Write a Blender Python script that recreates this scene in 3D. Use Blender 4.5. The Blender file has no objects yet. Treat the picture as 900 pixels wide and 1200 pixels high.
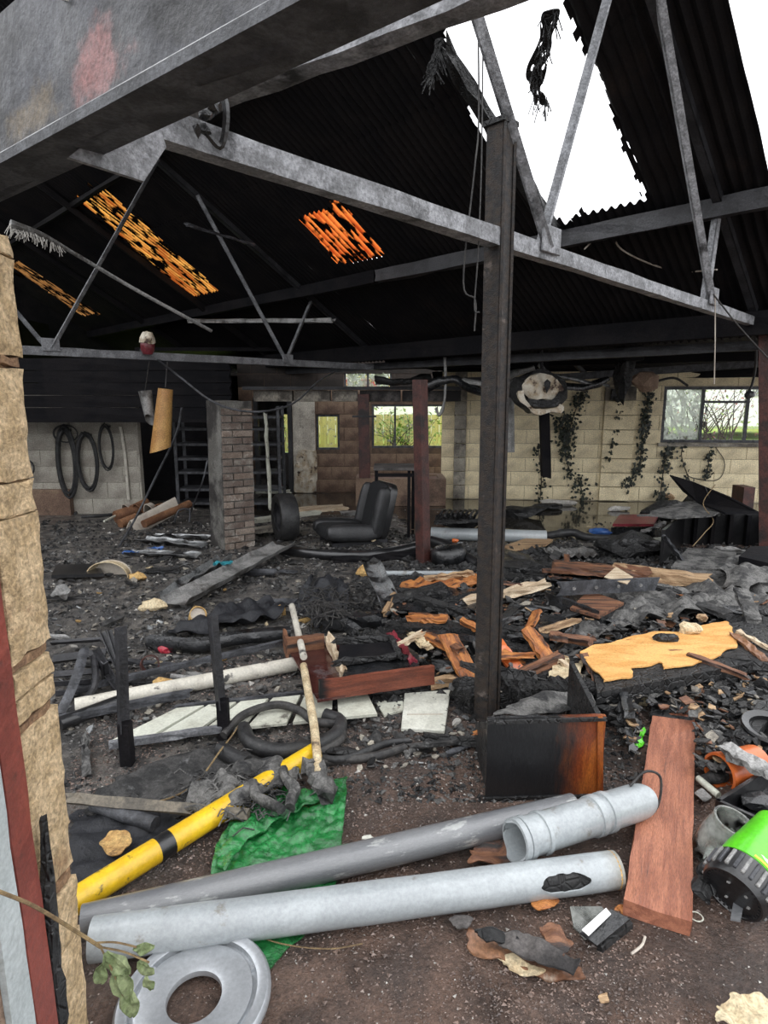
import bpy, bmesh, math, random
from mathutils import Vector as V, Matrix, noise
random.seed(7)
SC = bpy.context.scene
COL = SC.collection
# ---------------------------------------------------------------- camera, sky, exposure
F = 720.0; PITCH = math.atan(130/720); EYE = V((0, 0, 1.57))
cam = bpy.data.cameras.new('camera'); camo = bpy.data.objects.new('camera', cam); COL.objects.link(camo)
cam.sensor_fit = 'VERTICAL'; cam.sensor_height = 36; cam.lens = 36*F/1200; cam.clip_start = .02; cam.clip_end = 300
camo.location = EYE; camo.rotation_euler = (math.pi/2-PITCH, 0, 0); SC.camera = camo
W = bpy.data.worlds.new('overcast'); SC.world = W; W.use_nodes = True
_n = W.node_tree.nodes; _l = W.node_tree.links
_bg = _n['Background']; _bg.inputs[1].default_value = 1.0
# overcast dome: brightest overhead, a little dimmer and warmer near the horizon, the same all round
_tc = _n.new('ShaderNodeTexCoord'); _sx = _n.new('ShaderNodeSeparateXYZ'); _rp = _n.new('ShaderNodeValToRGB')
_l.new(_tc.outputs['Generated'], _sx.inputs[0]); _l.new(_sx.outputs['Z'], _rp.inputs[0]); _l.new(_rp.outputs[0], _bg.inputs[0])
_rp.color_ramp.elements[0].color = (.46, .47, .49, 1); _rp.color_ramp.elements[1].color = (1.10, 1.11, 1.14, 1)
SC.view_settings.view_transform = 'Standard'; SC.view_settings.look = 'None'
SC.view_settings.gamma = 1; SC.view_settings.use_curve_mapping = False
SC.view_settings.exposure = 1.62

# ---------------------------------------------------------------- where things stand: sight lines to real planes
CP, SP = math.cos(PITCH), math.sin(PITCH)
def ray(px, py):
    u = (px-450)/F; v = (600-py)/F
    return V((u, CP+v*SP, -SP+v*CP))
def G(px, py, z=0.0):
    d = ray(px, py); return EYE + d*((z-EYE.z)/d.z)
def A(px, py, Y):
    d = ray(px, py); return EYE + d*(Y/d.y)
AX = V((.70711, .70711, 0)); EX = V((-.70711, .70711, 0)); ZZ = V((0, 0, 1))
def Q(px, py, q):
    d = ray(px, py); return EYE + d*(q/d.dot(EX))
SE, ZE, TN = 6.29, 2.35, .577
def RP(q, s, dz=0.0):
    p = AX*s + EX*q; p.z = ZE+(SE-s)*TN+dz; return p
def RQ(px, py):
    d = ray(px, py); t = (ZE+SE*TN-EYE.z)/(d.z+TN*d.dot(AX)); p = EYE+d*t
    return p.dot(EX), p.dot(AX)

# ---------------------------------------------------------------- materials
MATS = {}
def mat(name, a, b=None, sc=5, lo=.4, hi=.6, rough=.75, rough2=None, bump=.3, bs=40, metal=0, dirt=None, dl=.5, dh=.62, ds=2.5,
        st=(1, 1, 1), crack=0, cs=14, det=6, spec=.5, coat=0, extra=None, speck=.38, spk=85, bd=.012):
    m = bpy.data.materials.new(name); m.use_nodes = True; N = m.node_tree.nodes; L = m.node_tree.links
    P = N['Principled BSDF']; tc = N.new('ShaderNodeTexCoord'); mp = N.new('ShaderNodeMapping')
    L.new(tc.outputs['Object'], mp.inputs[0]); mp.inputs['Scale'].default_value = st
    def nz(s, d=det, dis=0.0):
        n = N.new('ShaderNodeTexNoise'); n.inputs['Scale'].default_value = s; n.inputs['Detail'].default_value = d
        n.inputs['Roughness'].default_value = .65; n.inputs['Distortion'].default_value = dis
        L.new(mp.outputs[0], n.inputs['Vector']); return n.outputs['Fac']
    def ramp(x, l, h):
        r = N.new('ShaderNodeMapRange'); r.inputs[1].default_value = l; r.inputs[2].default_value = h
        r.interpolation_type = 'SMOOTHSTEP'; L.new(x, r.inputs[0]); return r.outputs[0]
    def mix(f, x, y):
        q = N.new('ShaderNodeMix'); q.data_type = 'RGBA'; L.new(f, q.inputs[0])
        for v, i in ((x, 6), (y, 7)):
            if isinstance(v, tuple): q.inputs[i].default_value = v+(1,)
            else: L.new(v, q.inputs[i])
        return q.outputs[2]
    b = b or tuple(c*.7 for c in a)
    f1 = ramp(nz(sc, dis=.3), lo, hi); c = mix(f1, a, b)
    if dirt:
        f2 = ramp(nz(ds, 9), dl, dh); c = mix(f2, c, dirt)
    if extra: c = extra(N, L, tc, c, nz, ramp, mix)
    if speck:
        k = N.new('ShaderNodeMapRange'); L.new(nz(spk, 4), k.inputs[0]); k.inputs[1].default_value = .34; k.inputs[2].default_value = .66; k.inputs[3].default_value = 1-speck; k.inputs[4].default_value = 1+speck*.9
        vm = N.new('ShaderNodeVectorMath'); vm.operation = 'SCALE'
        if isinstance(c, tuple): vm.inputs[0].default_value = c
        else: L.new(c, vm.inputs[0])
        L.new(k.outputs[0], vm.inputs['Scale']); c = vm.outputs[0]
    L.new(c, P.inputs['Base Color'])
    if rough2 is None: P.inputs['Roughness'].default_value = rough
    else:
        r = N.new('ShaderNodeMapRange'); L.new(nz(sc*1.7), r.inputs[0]); r.inputs[1].default_value = .35; r.inputs[2].default_value = .65
        r.inputs[3].default_value = rough; r.inputs[4].default_value = rough2; L.new(r.outputs[0], P.inputs['Roughness'])
    P.inputs['Metallic'].default_value = metal; P.inputs['Specular IOR Level'].default_value = spec
    P.inputs['Coat Weight'].default_value = coat; P.inputs['Coat Roughness'].default_value = .12
    h = nz(bs, 8)
    if crack:
        vo = N.new('ShaderNodeTexVoronoi'); vo.feature = 'DISTANCE_TO_EDGE'; vo.inputs['Scale'].default_value = cs
        L.new(mp.outputs[0], vo.inputs['Vector']); k = ramp(vo.outputs['Distance'], 0, .12)
        ad = N.new('ShaderNodeMath'); ad.operation = 'MULTIPLY_ADD'; L.new(k, ad.inputs[0]); ad.inputs[1].default_value = crack
        L.new(h, ad.inputs[2]); h = ad.outputs[0]
    if bump:
        bp = N.new('ShaderNodeBump'); bp.inputs['Strength'].default_value = bump; bp.inputs['Distance'].default_value = bd
        L.new(h, bp.inputs['Height']); L.new(bp.outputs[0], P.inputs['Normal']); L.new(bp.outputs[0], P.inputs['Coat Normal'])
    MATS[name] = m; return m
def burn(axis, pos, wid, col, amt=.25, ns=6, sign=1, amb=1.0):
    """charring that eats into a board from one end or side (local coordinates)"""
    def ex(N, L, tc, c, nz, ramp, mix):
        s = N.new('ShaderNodeSeparateXYZ'); L.new(tc.outputs['Object'], s.inputs[0])
        q = N.new('ShaderNodeMath'); q.operation = 'MULTIPLY_ADD'; L.new(nz(ns, 9), q.inputs[0]); q.inputs[1].default_value = amt*2
        w = N.new('ShaderNodeMath'); w.operation = 'MULTIPLY'; w.inputs[1].default_value = sign
        L.new(s.outputs[axis], w.inputs[0]); L.new(w.outputs[0], q.inputs[2])
        f = ramp(q.outputs[0], sign*pos+amt-wid, sign*pos+amt+wid); return mix(f, c, col)
    return ex
CH = (.011, .011, .012)
mat('char', (.006, .006, .0065), (.018, .018, .018), sc=9, rough=.36, rough2=.85, bump=.9, bs=28, crack=.5, cs=22, coat=0.15)
mat('char_deep', (.006, .006, .0065), (.016, .016, .016), sc=8, rough=.45, rough2=.8, bump=1.0, bs=18, crack=1.4, cs=30, st=(1, 1.5, 1.5))
mat('char_wet', (.005, .0055, .006), (.016, .017, .019), sc=7, rough=.15, rough2=.5, bump=.6, bs=30, coat=0.6)
mat('ash', (.058, .056, .054), (.018, .018, .018), sc=12, rough=.8, bump=1, bs=50, dirt=(.12, .12, .12), dl=.58, dh=.75, ds=20)
mat('ash_grey', (.16, .156, .148), (.055, .054, .052), sc=9, rough=.85, bump=1, bs=60, dirt=(.02, .02, .021), dl=.5, dh=.65, ds=14)
mat('soot', (.006, .006, .0075), (.011, .010, .011), sc=3, rough=.8, bump=.5, bs=20, spec=.12)
mat('block_soot', (.040, .030, .025), (.022, .018, .016), sc=2, rough=.9, bump=.6, bs=50)
mat('soot_roof', (.006, .0056, .0070), (.011, .0095, .010), sc=2.2, rough=.75, bump=.3, bs=18, spec=.2, dirt=(.026, .017, .014), dl=.6, dh=.8, ds=1.3)
mat('steel_sooty', (.013, .013, .015), (.032, .032, .036), sc=6, rough=.5, bump=.5, bs=60)
mat('steel_grey', (.30, .305, .32), (.17, .173, .18), sc=14, rough=.6, bump=.5, bs=90, dirt=(.02, .02, .022), dl=.53, dh=.7, ds=5)
mat('steel_mid', (.20, .205, .215), (.11, .112, .12), sc=9, rough=.55, bump=.4, bs=80, dirt=(.03, .03, .033), dl=.56, dh=.72, ds=3)
mat('steel_dark', (.075, .078, .086), (.03, .031, .035), sc=10, rough=.55, bump=.4, bs=80)
mat('steel_post', (.013, .012, .012), (.035, .024, .017), sc=5, st=(6, 6, .7), rough=.45, rough2=.75, bump=.6, bs=30, dirt=(.16, .13, .11), dl=.60, dh=.72, ds=1.6)
mat('rust_paint', (.085, .030, .024), (.05, .022, .019), sc=8, rough=.55, bump=.5, bs=40, dirt=(.02, .016, .015), dl=.52, dh=.7, ds=4)
mat('block', (.84, .73, .49), (.69, .585, .38), sc=1.6, rough=.9, bump=.6, bs=60, dirt=(.34, .29, .20), dl=.52, dh=.74, ds=2.3)
mat('block_sooty', (.30, .26, .19), (.17, .15, .12), sc=1.6, rough=.9, bump=.6, bs=60, dirt=(.05, .045, .04), dl=.50, dh=.68, ds=2.0)
mat('gravel_wet', (.19, .128, .10), (.08, .056, .046), sc=9, rough=.22, rough2=.55, bump=.3, bs=90, coat=0.6)
mat('brick_soot', (.11, .08, .065), (.16, .13, .11), sc=7, rough=.9, bump=.6, bs=70, dirt=(.26, .24, .21), dl=.52, dh=.68, ds=6)
mat('block_brown', (.24, .165, .115), (.15, .095, .068), sc=2.0, rough=.9, bump=.6, bs=50, dirt=(.05, .035, .028), dl=.52, dh=.7, ds=1.5)
mat('mortar', (.42, .37, .27), (.30, .26, .19), sc=6, rough=.95, bump=.8, bs=90)
mat('mortar_brown', (.13, .088, .062), (.08, .055, .042), sc=6, rough=.95, bump=.8, bs=90)
mat('plaster_white', (.62, .58, .50), (.45, .41, .35), sc=3, rough=.9, bump=.4, bs=40, dirt=(.14, .11, .09), dl=.58, dh=.7, ds=2)
mat('concrete', (.36, .33, .27), (.22, .20, .17), sc=5, rough=.9, bump=.6, bs=60, dirt=(.08, .07, .06), dl=.5, dh=.66, ds=3)
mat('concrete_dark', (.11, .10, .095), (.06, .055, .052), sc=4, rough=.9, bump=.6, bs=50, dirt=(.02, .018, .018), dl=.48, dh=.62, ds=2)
mat('stone', (.68, .51, .31), (.50, .36, .20), sc=17, rough=.92, bump=1.0, bs=85, dirt=(.34, .19, .10), dl=.55, dh=.72, ds=5)
mat('stone_mortar', (.36, .22, .12), (.24, .14, .08), sc=18, rough=.95, bump=1, bs=90)
mat('brick_red', (.15, .075, .05), (.10, .05, .035), sc=9, rough=.9, bump=.6, bs=70, dirt=(.26, .23, .20), dl=.54, dh=.70, ds=7)
mat('pvc_light', (.37, .40, .41), (.31, .335, .345), sc=4, rough=.33, bump=.12, bs=60, dirt=(.20, .19, .165), dl=.60, dh=.72, ds=9, speck=.10, coat=0.5)
mat('pvc_dark', (.135, .14, .148), (.17, .175, .18), sc=3, rough=.28, bump=.15, bs=60, dirt=(.33, .34, .33), dl=.57, dh=.64, ds=7, st=(1, 3, 3), speck=.10, coat=0.6)
mat('pvc_pipe', (.37, .40, .41), (.31, .335, .345), sc=4, rough=.3, bump=.12, bs=60, dirt=(.20, .19, .16), dl=.62, dh=.72, ds=9, extra=burn(0, 1.57, .05, (.22, .21, .17), .06, 9), speck=.10, coat=0.5)
mat('plastic_black', (.008, .008, .009), (.016, .016, .017), sc=6, rough=.35, bump=.2, bs=40, coat=0.5)
mat('rubber', (.009, .009, .010), (.022, .022, .022), sc=9, rough=.5, rough2=.85, bump=.4, bs=50, dirt=(.09, .085, .08), dl=.62, dh=.75, ds=10, coat=0.25)
mat('cable', (.020, .019, .019), (.05, .047, .044), sc=12, rough=.6, bump=.3, bs=60)
mat('yellow', (.80, .52, .015), (.66, .40, .012), sc=5, rough=.42, bump=.2, bs=60, dirt=(.16, .11, .03), dl=.62, dh=.68, ds=16, speck=.10, coat=0.4)
mat('green_sheet', (.016, .20, .045), (.009, .115, .026), sc=7, rough=.14, rough2=.35, bump=1.0, bs=22, dirt=(.045, .06, .04), dl=.62, dh=.78, ds=6, coat=0.8)
mat('lime', (.12, .62, .02), (.09, .5, .015), sc=4, rough=.35, bump=.1, bs=40, dirt=(.05, .12, .02), dl=.68, dh=.74, ds=9, speck=.10, coat=0.5)
mat('plank_red', (.38, .15, .085), (.26, .095, .055), sc=5, st=(.7, 7, 7), rough=.5, bump=.35, bs=24, dirt=(.09, .05, .04), dl=.62, dh=.76, ds=3)
mat('drawer_red', (.20, .058, .032), (.12, .036, .022), sc=5, st=(.8, 8, 8), rough=.4, bump=.25, bs=24, extra=burn(0, .04, .03, CH, .05, 8, -1))
mat('drawer_base', (.045, .014, .013), (.07, .022, .018), sc=4, rough=.22, bump=.1, bs=30, dirt=(.10, .07, .07), dl=.56, dh=.6, ds=3, speck=.10, coat=0.6)
mat('wood_orange', (.50, .20, .055), (.30, .10, .03), sc=5, st=(.8, 6, 6), rough=.6, bump=.4, bs=24, dirt=(.04, .022, .016), dl=.55, dh=.66, ds=4)
mat('wood_raw', (.44, .30, .17), (.26, .155, .08), sc=5, st=(.8, 8, 8), rough=.7, bump=.4, bs=24, dirt=(.04, .03, .024), dl=.55, dh=.68, ds=4)
mat('wood_brown', (.22, .10, .05), (.12, .05, .028), sc=5, st=(.8, 8, 8), rough=.6, bump=.4, bs=24, dirt=(.02, .016, .015), dl=.5, dh=.64, ds=3)
mat('wood_pale', (.60, .50, .36), (.42, .31, .2), sc=5, st=(1, 5, 5), rough=.7, bump=.3, bs=30, dirt=(.08, .06, .045), dl=.62, dh=.72, ds=4)
mat('box_face', (.30, .085, .016), (.16, .035, .010), sc=4, st=(3, 1, .8), rough=.3, bump=.25, bs=30, extra=burn(0, .105, .07, (.012, .012, .013), .10, 5, -1), coat=0.4)
mat('orange_ply', (.76, .42, .14), (.62, .30, .08), sc=3, st=(1, 4, 4), rough=.7, bump=.3, bs=20, dirt=(.20, .09, .04), dl=.62, dh=.70, ds=5)
mat('white_board', (.60, .61, .52), (.48, .48, .40), sc=4, rough=.6, bump=.3, bs=40, dirt=(.13, .12, .10), dl=.58, dh=.68, ds=9, speck=.14)
mat('white_tile', (.66, .66, .58), (.52, .52, .45), sc=6, rough=.6, bump=.4, bs=50, dirt=(.10, .10, .09), dl=.64, dh=.7, ds=16, speck=.14)
mat('white_pipe', (.60, .57, .49), (.45, .42, .36), sc=5, rough=.55, bump=.3, bs=50, dirt=(.05, .048, .045), dl=.56, dh=.64, ds=10, speck=.14)
mat('foam_yellow', (.55, .36, .14), (.40, .23, .08), sc=12, rough=.9, bump=1, bs=45, dirt=(.12, .07, .03), dl=.58, dh=.68, ds=9)
mat('cream', (.62, .52, .34), (.45, .34, .2), sc=9, rough=.8, bump=.7, bs=40, dirt=(.10, .07, .05), dl=.6, dh=.7, ds=9)
mat('wall_white', (.40, .375, .32), (.30, .275, .235), sc=2, rough=.9, bump=.3, bs=40, dirt=(.16, .14, .12), dl=.52, dh=.72, ds=1.6)
mat('brass_strip', (.13, .11, .08), (.065, .056, .042), sc=6, rough=.4, bump=.3, bs=40, metal=.2)
mat('brick_wash', (.24, .195, .16), (.16, .12, .095), sc=7, rough=.9, bump=.6, bs=70, dirt=(.40, .37, .33), dl=.56, dh=.7, ds=6)
mat('pier_render', (.17, .165, .15), (.10, .095, .085), sc=3, rough=.9, bump=.5, bs=50, dirt=(.030, .027, .025), dl=.48, dh=.6, ds=2.2)
mat('gravel_pale', (.26, .21, .18), (.15, .115, .095), sc=9, rough=.3, rough2=.6, bump=.3, bs=90, coat=0.4)
mat('yard', (.17, .16, .15), (.12, .115, .105), sc=2, rough=.9, bump=.4)
mat('plaster_crumb', (.52, .50, .46), (.35, .33, .30), sc=9, rough=.9, bump=.6, bs=60)
mat('galv', (.30, .295, .285), (.17, .17, .165), sc=6, rough=.35, rough2=.6, bump=.3, bs=40, metal=.15, dirt=(.06, .055, .05), dl=.5, dh=.64, ds=4)
mat('galv_wet', (.30, .31, .31), (.15, .155, .16), sc=6, rough=.32, bump=.4, bs=30, metal=.4, dirt=(.03, .03, .03), dl=.5, dh=.6, ds=6, coat=0.6)
mat('alloy', (.44, .46, .48), (.38, .40, .42), sc=3, rough=.33, bump=.05, bs=60, metal=.55, speck=.10)
mat('leather_tan', (.25, .125, .065), (.15, .07, .038), sc=5, rough=.5, bump=.3, bs=30, dirt=(.45, .38, .3), dl=.62, dh=.7, ds=3)
mat('card_tan', (.52, .30, .10), (.38, .19, .06), sc=3, rough=.45, bump=.2, bs=20, dirt=(.16, .08, .03), dl=.6, dh=.75, ds=3)
mat('pale_sheet', (.52, .47, .40), (.38, .33, .28), sc=4, rough=.6, bump=.3, bs=30, speck=.14)
mat('cloth_black', (.007, .008, .011), (.014, .015, .019), sc=9, rough=.6, bump=.8, bs=35)
mat('seat_cloth', (.012, .013, .015), (.008, .009, .010), sc=30, rough=.8, bump=.4, bs=120)
mat('seat_vinyl', (.020, .021, .022), (.032, .032, .034), sc=5, rough=.4, bump=.25, bs=60)
mat('terracotta', (.58, .135, .030), (.44, .09, .022), sc=4, rough=.35, bump=.1, bs=40, speck=.10, coat=0.4)
mat('blue_plastic', (.03, .10, .30), (.02, .06, .22), sc=5, rough=.35, bump=.2)
mat('teal_plastic', (.03, .22, .26), (.02, .14, .18), sc=5, rough=.4, bump=.2)
mat('red_plastic', (.40, .03, .05), (.28, .02, .03), sc=5, rough=.4, bump=.2)
mat('red_lamp', (.22, .03, .045), (.12, .02, .025), sc=5, rough=.3, bump=.2)
mat('white_scorched', (.62, .57, .47), (.42, .33, .22), sc=7, rough=.6, bump=.3, bs=30, dirt=(.05, .025, .015), dl=.54, dh=.62, ds=6, speck=.14)
mat('paint_grey', (.46, .50, .50), (.40, .44, .44), sc=4, rough=.55, bump=.35, bs=40, dirt=(.22, .20, .17), dl=.63, dh=.72, ds=6, speck=.14)
mat('paint_red', (.24, .055, .038), (.17, .04, .03), sc=5, rough=.5, bump=.4, bs=40, dirt=(.06, .03, .025), dl=.58, dh=.7, ds=6, speck=.14)
mat('leaf_dry', (.22, .26, .13), (.13, .17, .07), sc=30, rough=.7, bump=.4, bs=60)
mat('twig', (.24, .17, .08), (.15, .10, .05), sc=20, rough=.8, bump=.5, bs=60)
mat('ivy', (.020, .028, .014), (.010, .012, .009), sc=20, rough=.6, bump=.3)
mat('foliage', (.34, .48, .10), (.20, .34, .05), sc=20, rough=.6, bump=.3)
mat('blossom', (.30, .09, .07), (.20, .06, .05), sc=20, rough=.7, bump=.3)
mat('fence_wood', (.72, .64, .24), (.60, .52, .18), sc=3, st=(6, 6, .6), rough=.85, bump=.3, bs=30)
mat('truck_red', (.55, .02, .015), (.45, .015, .012), sc=2, rough=.35, bump=0, speck=.10)
mat('hi_vis', (.85, .72, .05), (.7, .6, .05), sc=2, rough=.5, bump=0, speck=.10)
mat('white_paint', (.88, .88, .86), (.82, .82, .80), sc=3, rough=.5, bump=.1, speck=.10)
mat('lawn', (.36, .50, .09), (.24, .38, .06), sc=9, rough=.9, bump=1, bs=60)
mat('bark', (.07, .05, .035), (.04, .03, .022), sc=12, rough=.9, bump=1, bs=40)
def floor_extra(N, L, tc, c, nz, ramp, mix):
    s = N.new('ShaderNodeSeparateXYZ'); L.new(tc.outputs['Object'], s.inputs[0])
    q = N.new('ShaderNodeMath'); q.operation = 'MULTIPLY_ADD'; L.new(nz(.9, 5), q.inputs[0]); q.inputs[1].default_value = 2.4; k = N.new('ShaderNodeMath'); k.operation = 'MULTIPLY_ADD'; L.new(s.outputs[0], k.inputs[0]); k.inputs[1].default_value = -1.25; L.new(s.outputs[1], k.inputs[2]); L.new(k.outputs[0], q.inputs[2])
    f = ramp(q.outputs[0], 3.25, 4.5)
    ash = mix(ramp(nz(7, 9), .40, .64), (.046, .043, .041), (.19, .172, .152))
    return mix(f, c, ash)
mat('floor_soil', (.175, .112, .084), (.080, .054, .043), sc=3.2, rough=.14, rough2=.6, bump=1.0, bs=75, dirt=(.022, .018, .017), dl=.54, dh=.70, ds=1.4, extra=floor_extra, coat=0.55, bd=.03)
def glassy(name, tint, dirty, dirtcol):
    m = bpy.data.materials.new(name); m.use_nodes = True; N = m.node_tree.nodes; L = m.node_tree.links; N.clear()
    o = N.new('ShaderNodeOutputMaterial'); t = N.new('ShaderNodeBsdfTransparent'); t.inputs[0].default_value = tint+(1,)
    g = N.new('ShaderNodeBsdfGlossy'); g.inputs['Roughness'].default_value = .05
    fr = N.new('ShaderNodeFresnel'); m1 = N.new('ShaderNodeMixShader'); L.new(fr.outputs[0], m1.inputs[0]); L.new(t.outputs[0], m1.inputs[1]); L.new(g.outputs[0], m1.inputs[2])
    d = N.new('ShaderNodeBsdfTranslucent'); d.inputs[0].default_value = dirtcol+(1,); d2 = N.new('ShaderNodeBsdfDiffuse'); d2.inputs[0].default_value = dirtcol+(1,)
    ms = N.new('ShaderNodeMixShader'); L.new(d.outputs[0], ms.inputs[1]); L.new(d2.outputs[0], ms.inputs[2])
    nz = N.new('ShaderNodeTexNoise'); nz.inputs['Scale'].default_value = 14; nz.inputs['Detail'].default_value = 8
    tc = N.new('ShaderNodeTexCoord'); L.new(tc.outputs['Object'], nz.inputs['Vector'])
    r = N.new('ShaderNodeMapRange'); r.inputs[1].default_value = .75-dirty; r.inputs[2].default_value = .95-dirty*.6; L.new(nz.outputs[0], r.inputs[0])
    m2 = N.new('ShaderNodeMixShader'); L.new(r.outputs[0], m2.inputs[0]); L.new(m1.outputs[0], m2.inputs[1]); L.new(ms.outputs[0], m2.inputs[2])
    L.new(m2.outputs[0], o.inputs[0]); MATS[name] = m
glassy('glass', (1, 1, 1), .16, (.5, .5, .46))
glassy('glass_dirty', (.9, .93, .92), .42, (.72, .74, .70))
glassy('clear_plastic', (.80, .82, .80), .36, (.55, .56, .53))
def skylight_mat(name, ca, cb, lo, hi):
    m = bpy.data.materials.new(name); m.use_nodes = True; N = m.node_tree.nodes; L = m.node_tree.links; N.clear()
    o = N.new('ShaderNodeOutputMaterial'); t = N.new('ShaderNodeBsdfTranslucent'); d = N.new('ShaderNodeBsdfDiffuse'); d.inputs[0].default_value = (.008, .007, .007, 1)
    tc = N.new('ShaderNodeTexCoord'); mp = N.new('ShaderNodeMapping'); mp.inputs['Rotation'].default_value = (0, 0, math.radians(-45)); L.new(tc.outputs['Object'], mp.inputs[0])
    m2 = N.new('ShaderNodeMapping'); m2.inputs['Scale'].default_value = (.8, 1.6, .8); L.new(mp.outputs[0], m2.inputs[0])
    def nz(s, k):
        n = N.new('ShaderNodeTexNoise'); n.inputs['Scale'].default_value = s; n.inputs['Detail'].default_value = k; L.new(m2.outputs[0], n.inputs['Vector']); return n.outputs[0]
    def ma(op, a, b):
        q = N.new('ShaderNodeMath'); q.operation = op
        for i, v in enumerate((a, b)):
            if isinstance(v, (int, float)): q.inputs[i].default_value = v
            else: L.new(v, q.inputs[i])
        return q.outputs[0]
    sx = N.new('ShaderNodeSeparateXYZ'); L.new(mp.outputs[0], sx.inputs[0]); wv = ma('SINE', ma('MULTIPLY', sx.outputs[1], 2*math.pi/.0762), 0)
    r = N.new('ShaderNodeValToRGB'); L.new(ma('ADD', nz(3, 6), ma('MULTIPLY', wv, .10)), r.inputs[0]); e = r.color_ramp.elements
    e[0].position = .34; e[0].color = ca+(1,); e[1].position = .68; e[1].color = cb+(1,); L.new(r.outputs[0], t.inputs[0])
    f = N.new('ShaderNodeMapRange'); L.new(ma('ADD', nz(6, 9), ma('MULTIPLY', wv, -.045)), f.inputs[0]); f.inputs[1].default_value = lo; f.inputs[2].default_value = hi
    x = N.new('ShaderNodeMixShader'); L.new(f.outputs[0], x.inputs[0]); L.new(t.outputs[0], x.inputs[1]); L.new(d.outputs[0], x.inputs[2]); L.new(x.outputs[0], o.inputs[0])
    MATS[name] = m
skylight_mat('skylight', (.20, .045, .008), (.60, .30, .06), .49, .57)
skylight_mat('skylight_red', (.26, .030, .006), (.62, .16, .03), .47, .55)
skylight_mat('skylight_dark', (.12, .05, .015), (.30, .15, .05), .46, .58)
def water_mat():
    m = bpy.data.materials.new('water'); m.use_nodes = True; N = m.node_tree.nodes; L = m.node_tree.links; P = N['Principled BSDF']
    P.inputs['Base Color'].default_value = (.030, .027, .022, 1); P.inputs['Roughness'].default_value = .06; P.inputs['Specular IOR Level'].default_value = .9
    n = N.new('ShaderNodeTexNoise'); n.inputs['Scale'].default_value = 5; tc = N.new('ShaderNodeTexCoord'); L.new(tc.outputs['Object'], n.inputs['Vector'])
    b = N.new('ShaderNodeBump'); b.inputs['Strength'].default_value = .05; b.inputs['Distance'].default_value = .02; L.new(n.outputs[0], b.inputs['Height']); L.new(b.outputs[0], P.inputs['Normal'])
    MATS['water'] = m
water_mat()

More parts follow.
